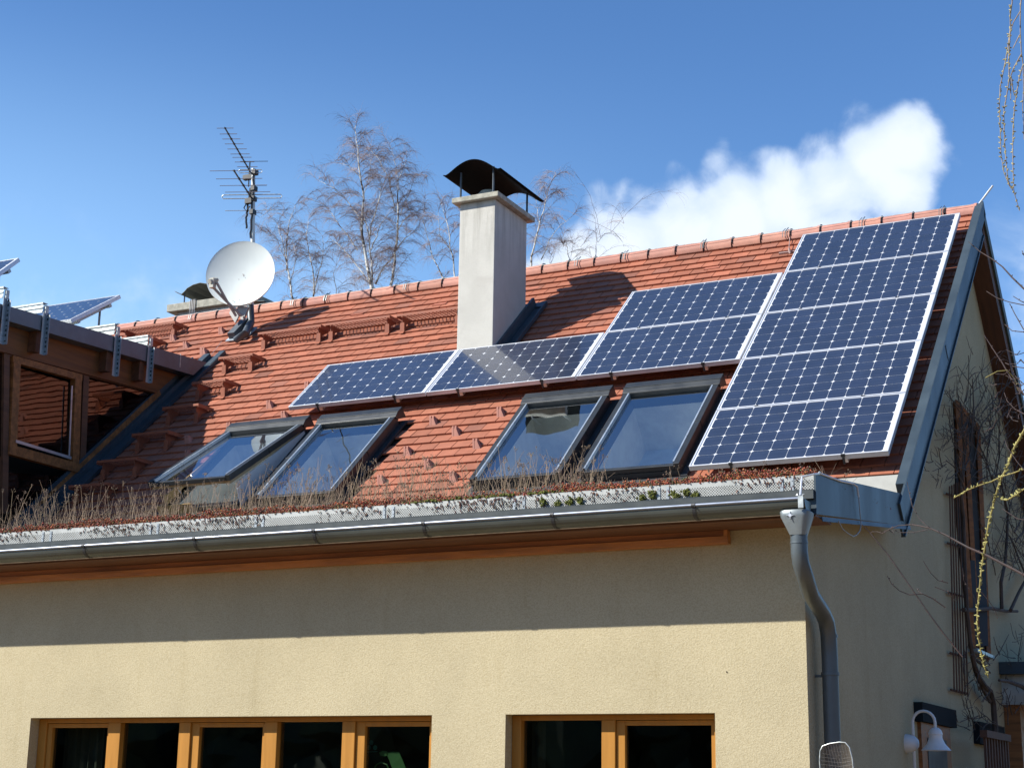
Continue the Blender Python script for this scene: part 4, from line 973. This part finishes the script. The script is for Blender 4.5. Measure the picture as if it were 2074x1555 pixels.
for k in range(1, 12):
    x = xa+(xb-xa)*k/12; zt9 = max(p.z for p in hq)-.012-abs(k-6)**3*.00012
    nt_.tube([(x, -3.2, zt9), (x+.01, -3.15, zt9-.12), (x-.008, -3.14, zt9-.3)], .0007, 3)
for k in range(14): nt_.tube([(xa+.004, -3.2, hq[3].z-.02*k-.02), ((xa+xb)/2, -3.14, hq[3].z-.02*k-.03), (xb-.004, -3.2, hq[3].z-.02*k-.02)], .0007, 3)
nt_.build('netting', 'dishg', hp_)
# ------------------------------------------------------------------ TRELLISES and CLIMBER
tr = thing('trellis', 'tall narrow slatted trellis on the gable wall left of the tall window', 'trellis', gp(1940, 1400))
t_ = MB()
for k in range(6):
    a, b_ = (1912+k*4.6, 985-k*2), (1921+k*5.6, 1398+k*2.5); t_.tube([gp(*a)+Ux*.05, gp(*b_)+Ux*.05], .007, 4)
t_.build('slat', 'lath', tr)
for y in (1000, 1100, 1200, 1322, 1396):
    t_ = MB(); q = (y-985)/413; t_.tube([gp(1912+9*q-2, y)+Ux*.03, gp(1936+15*q+1, y+8)+Ux*.03], .012, 4); t_.build('crossbar', 'lath', tr)
tr = thing('trellis', 'low dark slatted panel by the garden doors at the bottom right', 'trellis', gp(1950, 1550))
t_ = MB(); a, b_ = gp(1919, 1478), gp(1968, 1488)
for k in range(9):
    y = a.y+(b_.y-a.y)*k/8; t_.box((XG+.3, y-.02, gz), (XG+.32, y+.02, a.z-.03))
t_.build('slat', 'lath', tr); MB().box((XG+.28, a.y-.05, a.z-.06), (XG+.34, b_.y+.05, a.z)).box((XG+.281, a.y-.05, a.z-.46), (XG+.339, b_.y+.05, a.z-.42)).build('rail', 'lath', tr)
random.seed(21)
cl_ = thing('climbing_plant', 'leafless dark climber trained up the gable wall around the tall window', 'climber', gp(1992, 1555))
stm = MB()
def stem(px_, r0_, r1_, d=.09, jit=.004):
    pts = [gp(x, y)+Ux*(d+random.uniform(-.003, .003)) for x, y in px_]; n = len(pts)
    stm.tube(pts, [(r0_+(r1_-r0_)*i/(n-1))*.72 for i in range(n)], 6)
stem([(1994, 1640), (1992, 1555), (1991, 1470), (1988, 1425), (1982, 1400), (1970, 1390), (1958, 1372), (1948, 1345), (1940, 1300), (1934, 1240), (1930, 1150), (1927, 1050), (1920, 985)], .046, .020, .11)
stem([(1986, 1420), (1970, 1395), (1955, 1360), (1948, 1330), (1962, 1340), (1985, 1362)], .03, .012)
stem([(1955, 1378), (1975, 1380), (2005, 1390), (2030, 1405), (2055, 1430), (2074, 1452), (2090, 1470)], .018, .05, .3)
stem([(1930, 1235), (1950, 1236), (1990, 1232), (2020, 1238), (2043, 1238)], .032, .022)
stem([(2022, 1236), (2040, 1200), (2060, 1165), (2078, 1135)], .028, .018, .12); stem([(2004, 1232), (2003, 1180), (2012, 1140), (2015, 1090), (2018, 1040), (2008, 1000), (2000, 960)], .028, .014, .12)
stem([(2060, 1165), (2045, 1130), (2030, 1090), (2016, 1075)], .016, .01)
tips = []
def grow(x, y, ang, ln, r, dep):
    pts = [(x, y)]; n = 7
    for i in range(n):
        ang += random.gauss(0, .13); x += math.cos(ang)*ln/n*.6; y -= math.sin(ang)*ln/n
        pts.append((x, y))
    stem(pts, r, r*.55, random.uniform(.06, .22))
    if dep > 0:
        for i in range(2, n+1):
            if random.random() < .8: grow(*pts[i], ang+random.choice((-1, 1))*random.uniform(.5, 1.3), ln*random.uniform(.35, .6), r*.6, dep-1)
for (x, y, a_, l_) in ((1920, 985, 1.7, 170), (1924, 990, 1.4, 200), (1927, 1000, 1.2, 180), (1916, 990, 2.0, 110), (1918, 1000, 2.5, 100), (1930, 960, 1.0, 150), (2000, 965, 1.5, 140), (2008, 1000, 1.2, 130), (2015, 1080, .9, 110), (2000, 1000, 2.1, 150), (1985, 950, 1.7, 120), (1925, 900, 1.5, 130), (1935, 870, .9, 120), (1950, 980, .6, 120), (2018, 1100, .7, 90), (1960, 900, .9, 110)):
    grow(x, y, a_, l_, .012, 2)
for k in range(34):
    grow(random.uniform(1985, 2068), random.uniform(900, 1230), random.uniform(-.3, 3.3), random.uniform(60, 150), .007, 1)
for k in range(26):
    grow(random.uniform(1925, 2060), random.uniform(1330, 1480), random.uniform(-.6, 3.4), random.uniform(35, 80), .008, 1)
stm.build('stem', 'vine', cl_)
# ------------------------------------------------------------------ FOREGROUND TWIGS (tree standing right of the frame)
def carrier(root, m_, base_px, Yb, joints):
    """trunk outside the frame with boughs that reach the twigs' outer ends"""
    b = at(base_px, 1400, 'Y', Yb); b.z = gz
    top = Vc((b.x-.1, Yb+.1, max(at(x, y, 'Y', Yq).z for x, y, Yq in joints)+.5))
    MB().tube([b, b.lerp(top, .2)+Vc((.05, .03, 0)), b.lerp(top, .45)+Vc((-.06, 0, 0)), b.lerp(top, .7)+Vc((.04, .03, 0)), top], [.065, .055, .042, .026, .010], 10).build('trunk', 'bark', root, smooth=True)
    rs_ = random.getstate(); random.seed(base_px)
    for (x, y, Yq) in joints:
        e_ = at(x, y, 'Y', Yq); f_ = max(.10, min(.90, (e_.z-gz-.8)/(top.z-gz)+random.uniform(-.05, .04))); p = b.lerp(top, f_); n = 9; q = []
        for k in range(n+1):
            t = k/n; q.append(p.lerp(e_, t)+Vc((random.gauss(0, .02), random.gauss(0, .03), .28*math.sin(math.pi*t)+random.gauss(0, .02)))*(1 if 0 < k < n else 0))
        MB().tube(q, [.017*(1-t/n)+.0045 for t in range(n+1)], 6).build('bough', 'bark', root, smooth=True)
    random.setstate(rs_)
rtree = thing('shrub_tree', 'bare reddish budding tree reaching in from the right over the gable', 'tree', Vc((at(2900, 1400, 'Y', -5).x, -5, gz)))
carrier(rtree, 'redtw', 2900, -5, [(2110, 1180, -5), (2100, 600, -6), (2110, 622, -6), (2110, 830, -5.5), (2100, 740, -5.5), (2100, 845, -5.5), (2090, 675, -6), (2090, 1055, -5.5), (2090, 970, -5.5)])

TW = (rtree, 'redtw', 'redtw', 'twig', 'buds')
def fpoly(pts, r0_, r1_, Y_=-5, bud=1, br=.006, sp=.035):
    par, m1, m2, n1, n2 = TW
    mb = MB(); bb = MB()
    q = [at(x, y, 'Y', Y_+i*.02) for i, (x, y) in enumerate(pts)]; n = len(q)
    mb.tube(q, [(r0_+(r1_-r0_)*i/(n-1))*.48 for i in range(n)], 6)
    if bud:
        for i in range(n-1):
            L = (q[i+1]-q[i]).length; k = max(1, int(L/sp))
            for j in range(k):
                if random.random() < bud:
                    c = q[i].lerp(q[i+1], (j+random.random())/k); dd_ = Vc((random.uniform(-1, 1), random.uniform(-1, 1), random.uniform(-.2, 1))).normalized()*br*1.6
                    bb.tube([c, c+dd_*.6, c+dd_], [br*.4, br*.42, br*.1], 5)
    o_ = mb.build(n1, m1, par)
    if bb.v: bb.build(n2, m2, o_)
fpoly([(2110, 1180), (2074, 1164), (2040, 1146), (2000, 1125), (1960, 1108), (1940, 1097), (1915, 1083), (1885, 1070), (1860, 1064), (1846, 1062)], .014, .006)
fpoly([(1885, 1072), (1862, 1050), (1848, 1025), (1842, 1000), (1837, 975)], .004, .0025); fpoly([(1880, 1072), (1850, 1078), (1825, 1078), (1812, 1074)], .004, .002)
fpoly([(1846, 1062), (1820, 1064), (1800, 1072), (1788, 1080), (1776, 1076), (1762, 1078), (1748, 1064)], .005, .002, bud=.6); fpoly([(1800, 1072), (1810, 1080), (1806, 1068), (1790, 1078)], .004, .003)
fpoly([(1746, 1062), (1762, 1078), (1800, 1125), (1840, 1182), (1880, 1240), (1910, 1281), (1950, 1330)], .005, .007, bud=.1)
fpoly([(1797, 1166), (1806, 1182), (1822, 1196), (1842, 1204), (1868, 1202), (1890, 1212), (1915, 1230)], .003, .006, bud=.7); fpoly([(1868, 1202), (1860, 1196), (1856, 1190)], .003, .002)
fpoly([(1870, 1136), (1885, 1160), (1900, 1175), (1920, 1180)], .003, .004, bud=.5); fpoly([(1893, 1188), (1920, 1198), (1935, 1215)], .003, .004, bud=.5)
fpoly([(1950, 1150), (1952, 1175), (1962, 1190), (1972, 1205), (1978, 1225)], .003, .002, -4.5); fpoly([(1985, 1195), (2002, 1215), (2015, 1235), (2021, 1252)], .004, .002, -4.5)
fpoly([(2100, 600), (2074, 585), (2050, 562), (2030, 540), (2010, 525), (1985, 510), (1962, 490)], .009, .003, -6, .9)
fpoly([(2110, 622), (2074, 618), (2045, 612), (2020, 604), (1998, 590)], .005, .003, -6, .7); fpoly([(2090, 690), (2072, 665), (2055, 635), (2045, 615)], .005, .003, -6, .7)
fpoly([(2090, 675), (2070, 672), (2050, 670), (2035, 657)], .005, .003, -6, .9); fpoly([(2090, 620), (2068, 610), (2052, 600)], .005, .003, -6, .7); fpoly([(2080, 530), (2070, 508)], .005, .003, -6)
fpoly([(2110, 830), (2074, 800), (2050, 770), (2030, 735), (2010, 705), (1993, 678)], .009, .003, -5.5, 1); fpoly([(2100, 740), (2074, 745), (2052, 742), (2036, 735)], .005, .004, -5.5, 1)
fpoly([(2100, 845), (2074, 838), (2055, 828), (2040, 812), (2034, 795)], .005, .003, -5.5, 1); fpoly([(2090, 790), (2070, 775), (2055, 760), (2050, 745)], .005, .003, -5.5, 1); fpoly([(2074, 735), (2066, 728)], .006, .004, -5.5)
fpoly([(2090, 970), (2060, 935), (2040, 905), (2035, 890)], .004, .003, -5.5, .2); fpoly([(2090, 1055), (2060, 1050), (2030, 1030)], .004, .003, -5.5, .2)
random.seed(4)
for k in range(26):
    x, y = random.uniform(2000, 2085), random.uniform(700, 860); a_ = random.uniform(-3, 3); l_ = random.uniform(15, 45)
    fpoly([(x, y), (x+l_*.5*math.cos(a_), y+l_*.5*math.sin(a_)), (x+l_*math.cos(a_+.4), y+l_*math.sin(a_+.4))], .004, .002, -5.5, .8)
wl = thing('willow_tree', 'willow with yellow-green shoots before the gable and pale catkin strands against the sky', 'tree', Vc((at(3150, 1400, 'Y', -5.6).x, -5.6, gz)))
carrier(wl, 'will', 3150, -5.6, [(2110, 800, -5.5), (2110, 940, -5.5), (2110, 975, -5.5), (2050, -17, -5.5), (2070, -17, -5.5)])
TW = (wl, 'will', 'catk', 'shoot', 'buds')
fpoly([(2110, 800), (2074, 872), (2055, 905), (2040, 945), (2025, 975), (2015, 1010), (2003, 1055), (1996, 1100), (1988, 1150), (1983, 1200), (1979, 1250), (1981, 1290), (1988, 1325), (1994, 1350), (2002, 1372)], .010, .004, -5.5, 1, .0095, .0085)
fpoly([(2110, 940), (2074, 950), (2045, 960), (2025, 966), (2010, 974), (1985, 982), (1960, 992), (1932, 1008)], .005, .004, -5.5, .7, .009, .014)
fpoly([(2110, 975), (2074, 990), (2058, 1002), (2040, 1012), (2028, 1011)], .006, .005, -5.5, 1, .012, .010)
fpoly([(1996, 765), (2020, 752), (2040, 750), (2054, 765), (2062, 790)], .005, .004, -5.5, .3, .008, .04)
TW = (wl, 'wgrey', 'catw', 'strand', 'catkins')
M['catw'] = mat('grey_catkin', (.31, .285, .155), .85, var=.3, vs=50); M['wgrey'] = mat('strand_bark', (.30, .24, .18), .8, var=.3, vs=30)
s3 = .283
def wp(l): return [(1900+x*s3, y*s3) for x, y in l]
for l, b_ in (([(530, -60), (530, 20), (515, 120), (518, 200), (500, 330), (480, 450), (445, 620), (438, 780), (445, 920), (450, 1100), (470, 1230), (510, 1330), (540, 1370), (560, 1430), (583, 1510)], 1), ([(600, -60), (590, 50), (588, 200), (595, 370), (608, 460), (612, 640), (605, 780), (612, 900), (614, 1000)], .35),
    ([(518, 200), (505, 420), (510, 560), (490, 690), (470, 800), (475, 1000), (490, 1190), (500, 1290), (525, 1350)], 1), ([(590, 80), (540, 160), (520, 220)], .2), ([(585, 250), (535, 350)], .2), ([(595, 390), (540, 490), (515, 560), (520, 640), (520, 720)], .6),
    ([(606, 470), (580, 560), (560, 680), (545, 790), (535, 960), (535, 1150), (540, 1340), (545, 1380)], 1), ([(525, 560), (535, 640), (548, 690)], .4)):
    fpoly(wp(l), .006, .0035, -5.5, b_, .0088, .0145)
# ------------------------------------------------------------------ EAVES PLANTS
random.seed(11)
sd_ = MB()
cols = [(.30, .055, .025), (.36, .09, .03), (.26, .045, .028), (.37, .14, .042), (.20, .09, .04), (.10, .10, .03), (.17, .06, .045)]
n = 0
for i in range(23000):
    x = random.uniform(-7.6, .10); nz_ = .5+.5*math.sin(x*3.1)*math.sin(x*7.7+1)
    if -2.9 < x < -1.7 and random.random() < .55: continue
    y = YE+random.uniform(-.03, .24); z = -.672+random.random()**1.4*(.042+.035*nz_)
    c = random.choice(cols); k = random.uniform(.6, 1.35); sd_.tint = tuple(a*k for a in c)
    sd_.blob((x, y, z), random.uniform(.0045, .0095))
for i in range(2300):   # bits hanging over and stuck on the strip
    x = random.uniform(-7.6, .09); w_ = math.sin(x*2.3)+math.sin(x*5.9+2)
    if random.random() > .45+.3*w_: continue
    z = -.67-abs(random.gauss(0, .045)); 
    if z < -.765: z = -.755
    k = random.uniform(.3, .9); c = random.choice(cols[1:]); sd_.tint = tuple(a*k*.6 for a in c)
    L = random.uniform(.005, .02); p = Vc((x, YE-.026, z)); sd_.tube([p, p+Vc((random.uniform(-.01, .01), -.004, -L))], [.0035, .002], 4)
for i in range(900):    # along the cheek top
    y = random.uniform(-2.55, -.6); x = XE-random.uniform(.0, .25); z = c_z = -.672+.105*(y+2.6)/2.3
    c = random.choice(cols); sd_.tint = c; sd_.blob((x, y, z+random.uniform(.0, .03)), random.uniform(.007, .014))
tag(sd_.build('sedum', 'sedum'), 'rust-red stonecrop creeping along the eaves edge', 'ground cover', kind='stuff')
ms_ = MB()
for (x, w_, h_) in ((930, 30, 1), (960, 26, .8), (1005, 34, 1), (1030, 20, .8), (1090, 22, .9), (1120, 26, 1), (880, 20, .6), (850, 20, .5)):
    X_ = at(x, 1005, 'Y', YE).x
    for k in range(60): ms_.blob((X_+random.gauss(0, w_/600), YE+random.uniform(-.03, .10), -.668+random.random()*.02*h_), random.uniform(.008, .014))
for (x, y) in ((1130, 1020), (1155, 1016), (1175, 1014), (1100, 1018), (1322, 1003), (1365, 1002), (1370, 1005), (1391, 998), (1410, 1002), (1300, 1008)):
    p = at(x, y, 'Y', YE-.03)
    for k in range(40): ms_.blob(p+Vc((random.gauss(0, .012), random.uniform(-.015, .005), random.gauss(0, .012))), random.uniform(.006, .011))
tag(ms_.build('moss', 'moss'), 'green moss cushions on the eaves edge below the right pair of roof windows', 'moss', kind='stuff')
# dry stalks
stl = MB(); random.seed(5)
def stalk(x, y, h, lean, thick, headp):
    k = random.uniform(.5, 1.3); stl.tint = (k, k*random.uniform(.9, 1), k*random.uniform(.8, .98))
    b0 = Vc((x, y, -.70+.1*(y+2.6))); d = Vc((random.gauss(0, lean), random.gauss(0, lean*.6), 1)).normalized(); bend = Vc((random.gauss(0, .25), random.gauss(0, .2), 0))
    pts = [b0, b0+d*h*.5, b0+d*h+bend*h*.35]
    stl.tube(pts, [thick, thick*.8, thick*.5], 3, cap=False)
    tip = pts[-1]
    if random.random() < headp:
        for q in range(random.randint(3, 7)):
            e_ = tip+Vc((random.gauss(0, .013), random.gauss(0, .013), random.uniform(-.01, .02))); stl.tube([tip-d*.02, e_], .0009, 3, cap=False); stl.blob(e_, random.uniform(.003, .0062))
    elif random.random() < .4:
        e_ = pts[1]+Vc((random.gauss(0, .05), random.gauss(0, .03), random.uniform(.02, .08))); stl.tube([pts[1], e_], thick*.6, 3, cap=False)
dens = [(-7.6, -6.3, 560, .16, .50, .34), (-6.3, -5.1, 560, .12, .42, .24), (-5.1, -4.2, 480, .12, .40, .17), (-4.2, -2.8, 900, .14, .46, .18), (-2.8, -1.5, 640, .12, .42, .22), (-1.5, -.4, 130, .06, .19, .3), (-.4, .08, 60, .05, .16, .5)]
for (a, b_, n, h0, h1, le) in dens:
    for i in range(int(n*.72)):
        stalk(random.uniform(a, b_), random.uniform(-2.5, -1.7), h0*.4+(h1-h0*.4)*random.random()**1.9, le, random.uniform(.0010, .0026), .45)
for i in range(900):    # short matted grass
    x = random.uniform(-7.6, -.9); stalk(x, random.uniform(-2.5, -2.2), random.uniform(.03, .11), .8, .0013, 0)
for i in range(40):
    x = random.uniform(-.75, .1); stalk(x, random.uniform(-2.2, -1.4), random.uniform(.1, .25), .9, .0014, .2)
tag(stl.build('dry_stalks', 'straw'), 'dry brown seed-head stalks standing on the planted eaves', 'dry plants', kind='stuff')
# ------------------------------------------------------------------ BIRCHES
def birch(label, Y_, stems, seed, dens_=1.0, droop=1.0):
    dens_ *= 1.12
    random.seed(seed)
    base = at(stems[0][0][0], stems[0][0][1], 'Y', Y_); base.z = gz
    root = thing('birch_tree', label, 'tree', base, group='bare birches behind the ridge')
    tk = MB(); tw = MB()
    def branch(p, d, L, r, lvl):
        n = 9; pts = [p.copy()]; q = p.copy(); d = d.copy()
        for i in range(n):
            d = (d + Vc((random.gauss(0, .09), random.gauss(0, .09), random.gauss(0, .07))) + Vc((0, 0, -(.05+.28*(i/n)**1.2)*droop*(1.0 if lvl else .75)))).normalized()
            q = q + d*L/n; pts.append(q.copy())
        tw.tube(pts, [r*.50*(1-.7*i/n) for i in range(n+1)], 3, cap=False)
        return pts
    for si, (px_, r0_, r1_, ymin) in enumerate([(s[0:-3], s[-3], s[-2], s[-1]) for s in stems]):
        pts = [at(x, y, 'Y', Y_+random.uniform(-.25, .25)*(1 if i else 0)+si*.12) for i, (x, y) in enumerate(px_)]
        if si == 0 or ymin: pts = [Vc((pts[0].x+.1, pts[0].y, gz))]+pts; 
        # resample smoothly
        fine = []
        for i in range(len(pts)-1):
            k = max(2, int((pts[i+1]-pts[i]).length/.22))
            for j in range(k): fine.append(pts[i].lerp(pts[i+1], j/k)+Vc((random.gauss(0, .012), random.gauss(0, .02), 0)))
        fine.append(pts[-1]); n = len(fine)
        zb_ = pts[1].z if (si == 0 or ymin) else pts[0].z
        tot = fine[-1].z-zb_ + 1e-6
        rad = [max(r1_, r0_+(r1_-r0_)*max(0, min(1, (p.z-zb_)/tot))) for p in fine]
        tk.tube(fine, [r*.68 for r in rad], 7, cap=False)
        for i, p in enumerate(fine):
            t = (p.z-zb_)/tot
            if p.z < zb_-.3: continue
            m_ = 1 if random.random() < .95*dens_ else 0
            if random.random() < .6*dens_: m_ += 1
            for _ in range(m_):
                a_ = random.uniform(0, 2*math.pi); up_ = random.uniform(.5, 1.25)
                d = Vc((math.cos(a_), .6*math.sin(a_), up_)).normalized(); L = random.uniform(.35, 1.15)*(1.15-.55*t)
                bp = branch(p, d, L, .012, 0)
                for j in range(2, len(bp)):
                    for _k in range(5):
                        if random.random() < .72*dens_:
                            dd = (Vc((random.gauss(0, .6), random.gauss(0, .4), random.uniform(-.5, .5)))+(bp[j]-bp[j-1]).normalized()*.9).normalized()
                            branch(bp[j], dd, random.uniform(.18, .62), .0058, 1)
    t_o = tk.build('trunk', 'birch', root, smooth=True); tw.build('twigs', 'twig', root)
def c2(l): return [(400+x*.2508, 240+y*.2508) for x, y in l]
def c3(l): return [(860+x*.2508, 300+y*.2508) for x, y in l]
YT = 26
birch('tallest white-stemmed bare birch, between the aerial mast and the tall chimney', YT, [
 c2([(1410, 1380), (1370, 1180), (1330, 950), (1328, 800), (1345, 650), (1312, 450), (1290, 250), (1275, 60)])+[.085, .010, 1],
 c2([(1335, 780), (1380, 900), (1395, 1100), (1420, 1370)])[::-1]+[.05, .02, 0],
 c2([(1385, 950), (1430, 780), (1470, 640), (1500, 470)])+[.035, .008, 0],
 c2([(1400, 1340), (1260, 1150), (1130, 1010), (1060, 960)])+[.03, .008, 0],
 c2([(1335, 850), (1220, 680), (1100, 560), (970, 500)])+[.03, .007, 0],
 c2([(1320, 480), (1220, 380), (1110, 350)])+[.018, .005, 0],
 c2([(1290, 1060), (1150, 860), (1030, 700), (880, 640)])+[.026, .006, 0],
 c2([(1340, 640), (1400, 400), (1390, 270)])+[.016, .004, 0]], 3)
birch('forked birch right beside the tallest one, left of the tall chimney', YT+1.2, [
 c2([(1565, 1350), (1600, 1080), (1625, 860), (1615, 640), (1620, 500), (1690, 340)])+[.07, .010, 1],
 c2([(1440, 1340), (1500, 1200), (1580, 1100), (1680, 960), (1780, 900)])+[.045, .012, 0],
 c2([(1600, 760), (1550, 500), (1470, 330), (1400, 260)])+[.028, .006, 0],
 c2([(1620, 900), (1720, 760), (1830, 760)])+[.025, .008, 0],
 c2([(1620, 480), (1580, 300), (1550, 200)])+[.018, .004, 0],
 c2([(1630, 780), (1760, 480), (1860, 470)])+[.022, .005, 0],
 c2([(1400, 1060), (1480, 860), (1560, 740)])+[.03, .008, 0]], 8)
birch('slender birch directly right of the dish, left of the tallest birch', YT+.5, [
 c2([(775, 1480), (735, 1250), (715, 1120), (722, 950), (740, 830), (790, 700)])+[.05, .008, 1],
 c2([(722, 1230), (690, 1000), (640, 850), (560, 760), (500, 800)])+[.026, .006, 0],
 c2([(725, 1150), (640, 980), (520, 900)])+[.018, .006, 0],
 c2([(750, 1300), (800, 1120), (760, 980)])+[.018, .005, 0]], 12, .85)
birch('thin birch between the slender one and the tallest one, low behind the ridge', YT+2, [
 c2([(940, 1450), (935, 1250), (900, 1080), (885, 950), (895, 820)])+[.04, .008, 1], c2([(940, 1420), (980, 1230), (1020, 1080), (1010, 950)])+[.03, .008, 0], c2([(1120, 1440), (1100, 1250), (1130, 1120)])+[.02, .006, 0]], 15, .85)
birch('drooping birch half hidden by the tall chimney\'s left side', YT, [
 c3([(240, 1060), (235, 920), (205, 800), (190, 640), (130, 430)])+[.035, .008, 1], c3([(150, 1060), (60, 860), (20, 720), (-20, 560)])+[.03, .008, 0], c3([(210, 820), (120, 700), (110, 520)])+[.02, .006, 0]], 18, .9)
birch('white-stemmed birch directly right of the tall chimney', YT, [
 c3([(862, 960), (885, 800), (930, 600), (985, 400), (1010, 300), (1060, 210)])+[.045, .007, 1], c3([(940, 900), (1010, 740), (1100, 620), (1180, 560)])+[.022, .006, 0], c3([(1010, 950), (1060, 820), (1180, 760), (1260, 800)])+[.02, .006, 0], c3([(930, 620), (900, 420), (760, 350)])+[.015, .005, 0], c3([(1180, 920), (1150, 800), (1120, 700)])+[.02, .006, 0]], 22, .8)
birch('small thin birch standing apart in front of the white cloud', YT+1, [
 c3([(1375, 900), (1385, 780), (1395, 690), (1390, 650)])+[.022, .007, 1], c3([(1345, 890), (1330, 800), (1325, 740)])+[.016, .006, 0], c3([(1395, 760), (1450, 690), (1540, 680), (1600, 760)])+[.010, .004, 0], c3([(1400, 700), (1450, 600), (1530, 570), (1610, 610)])+[.009, .003, 0]], 25, .35)
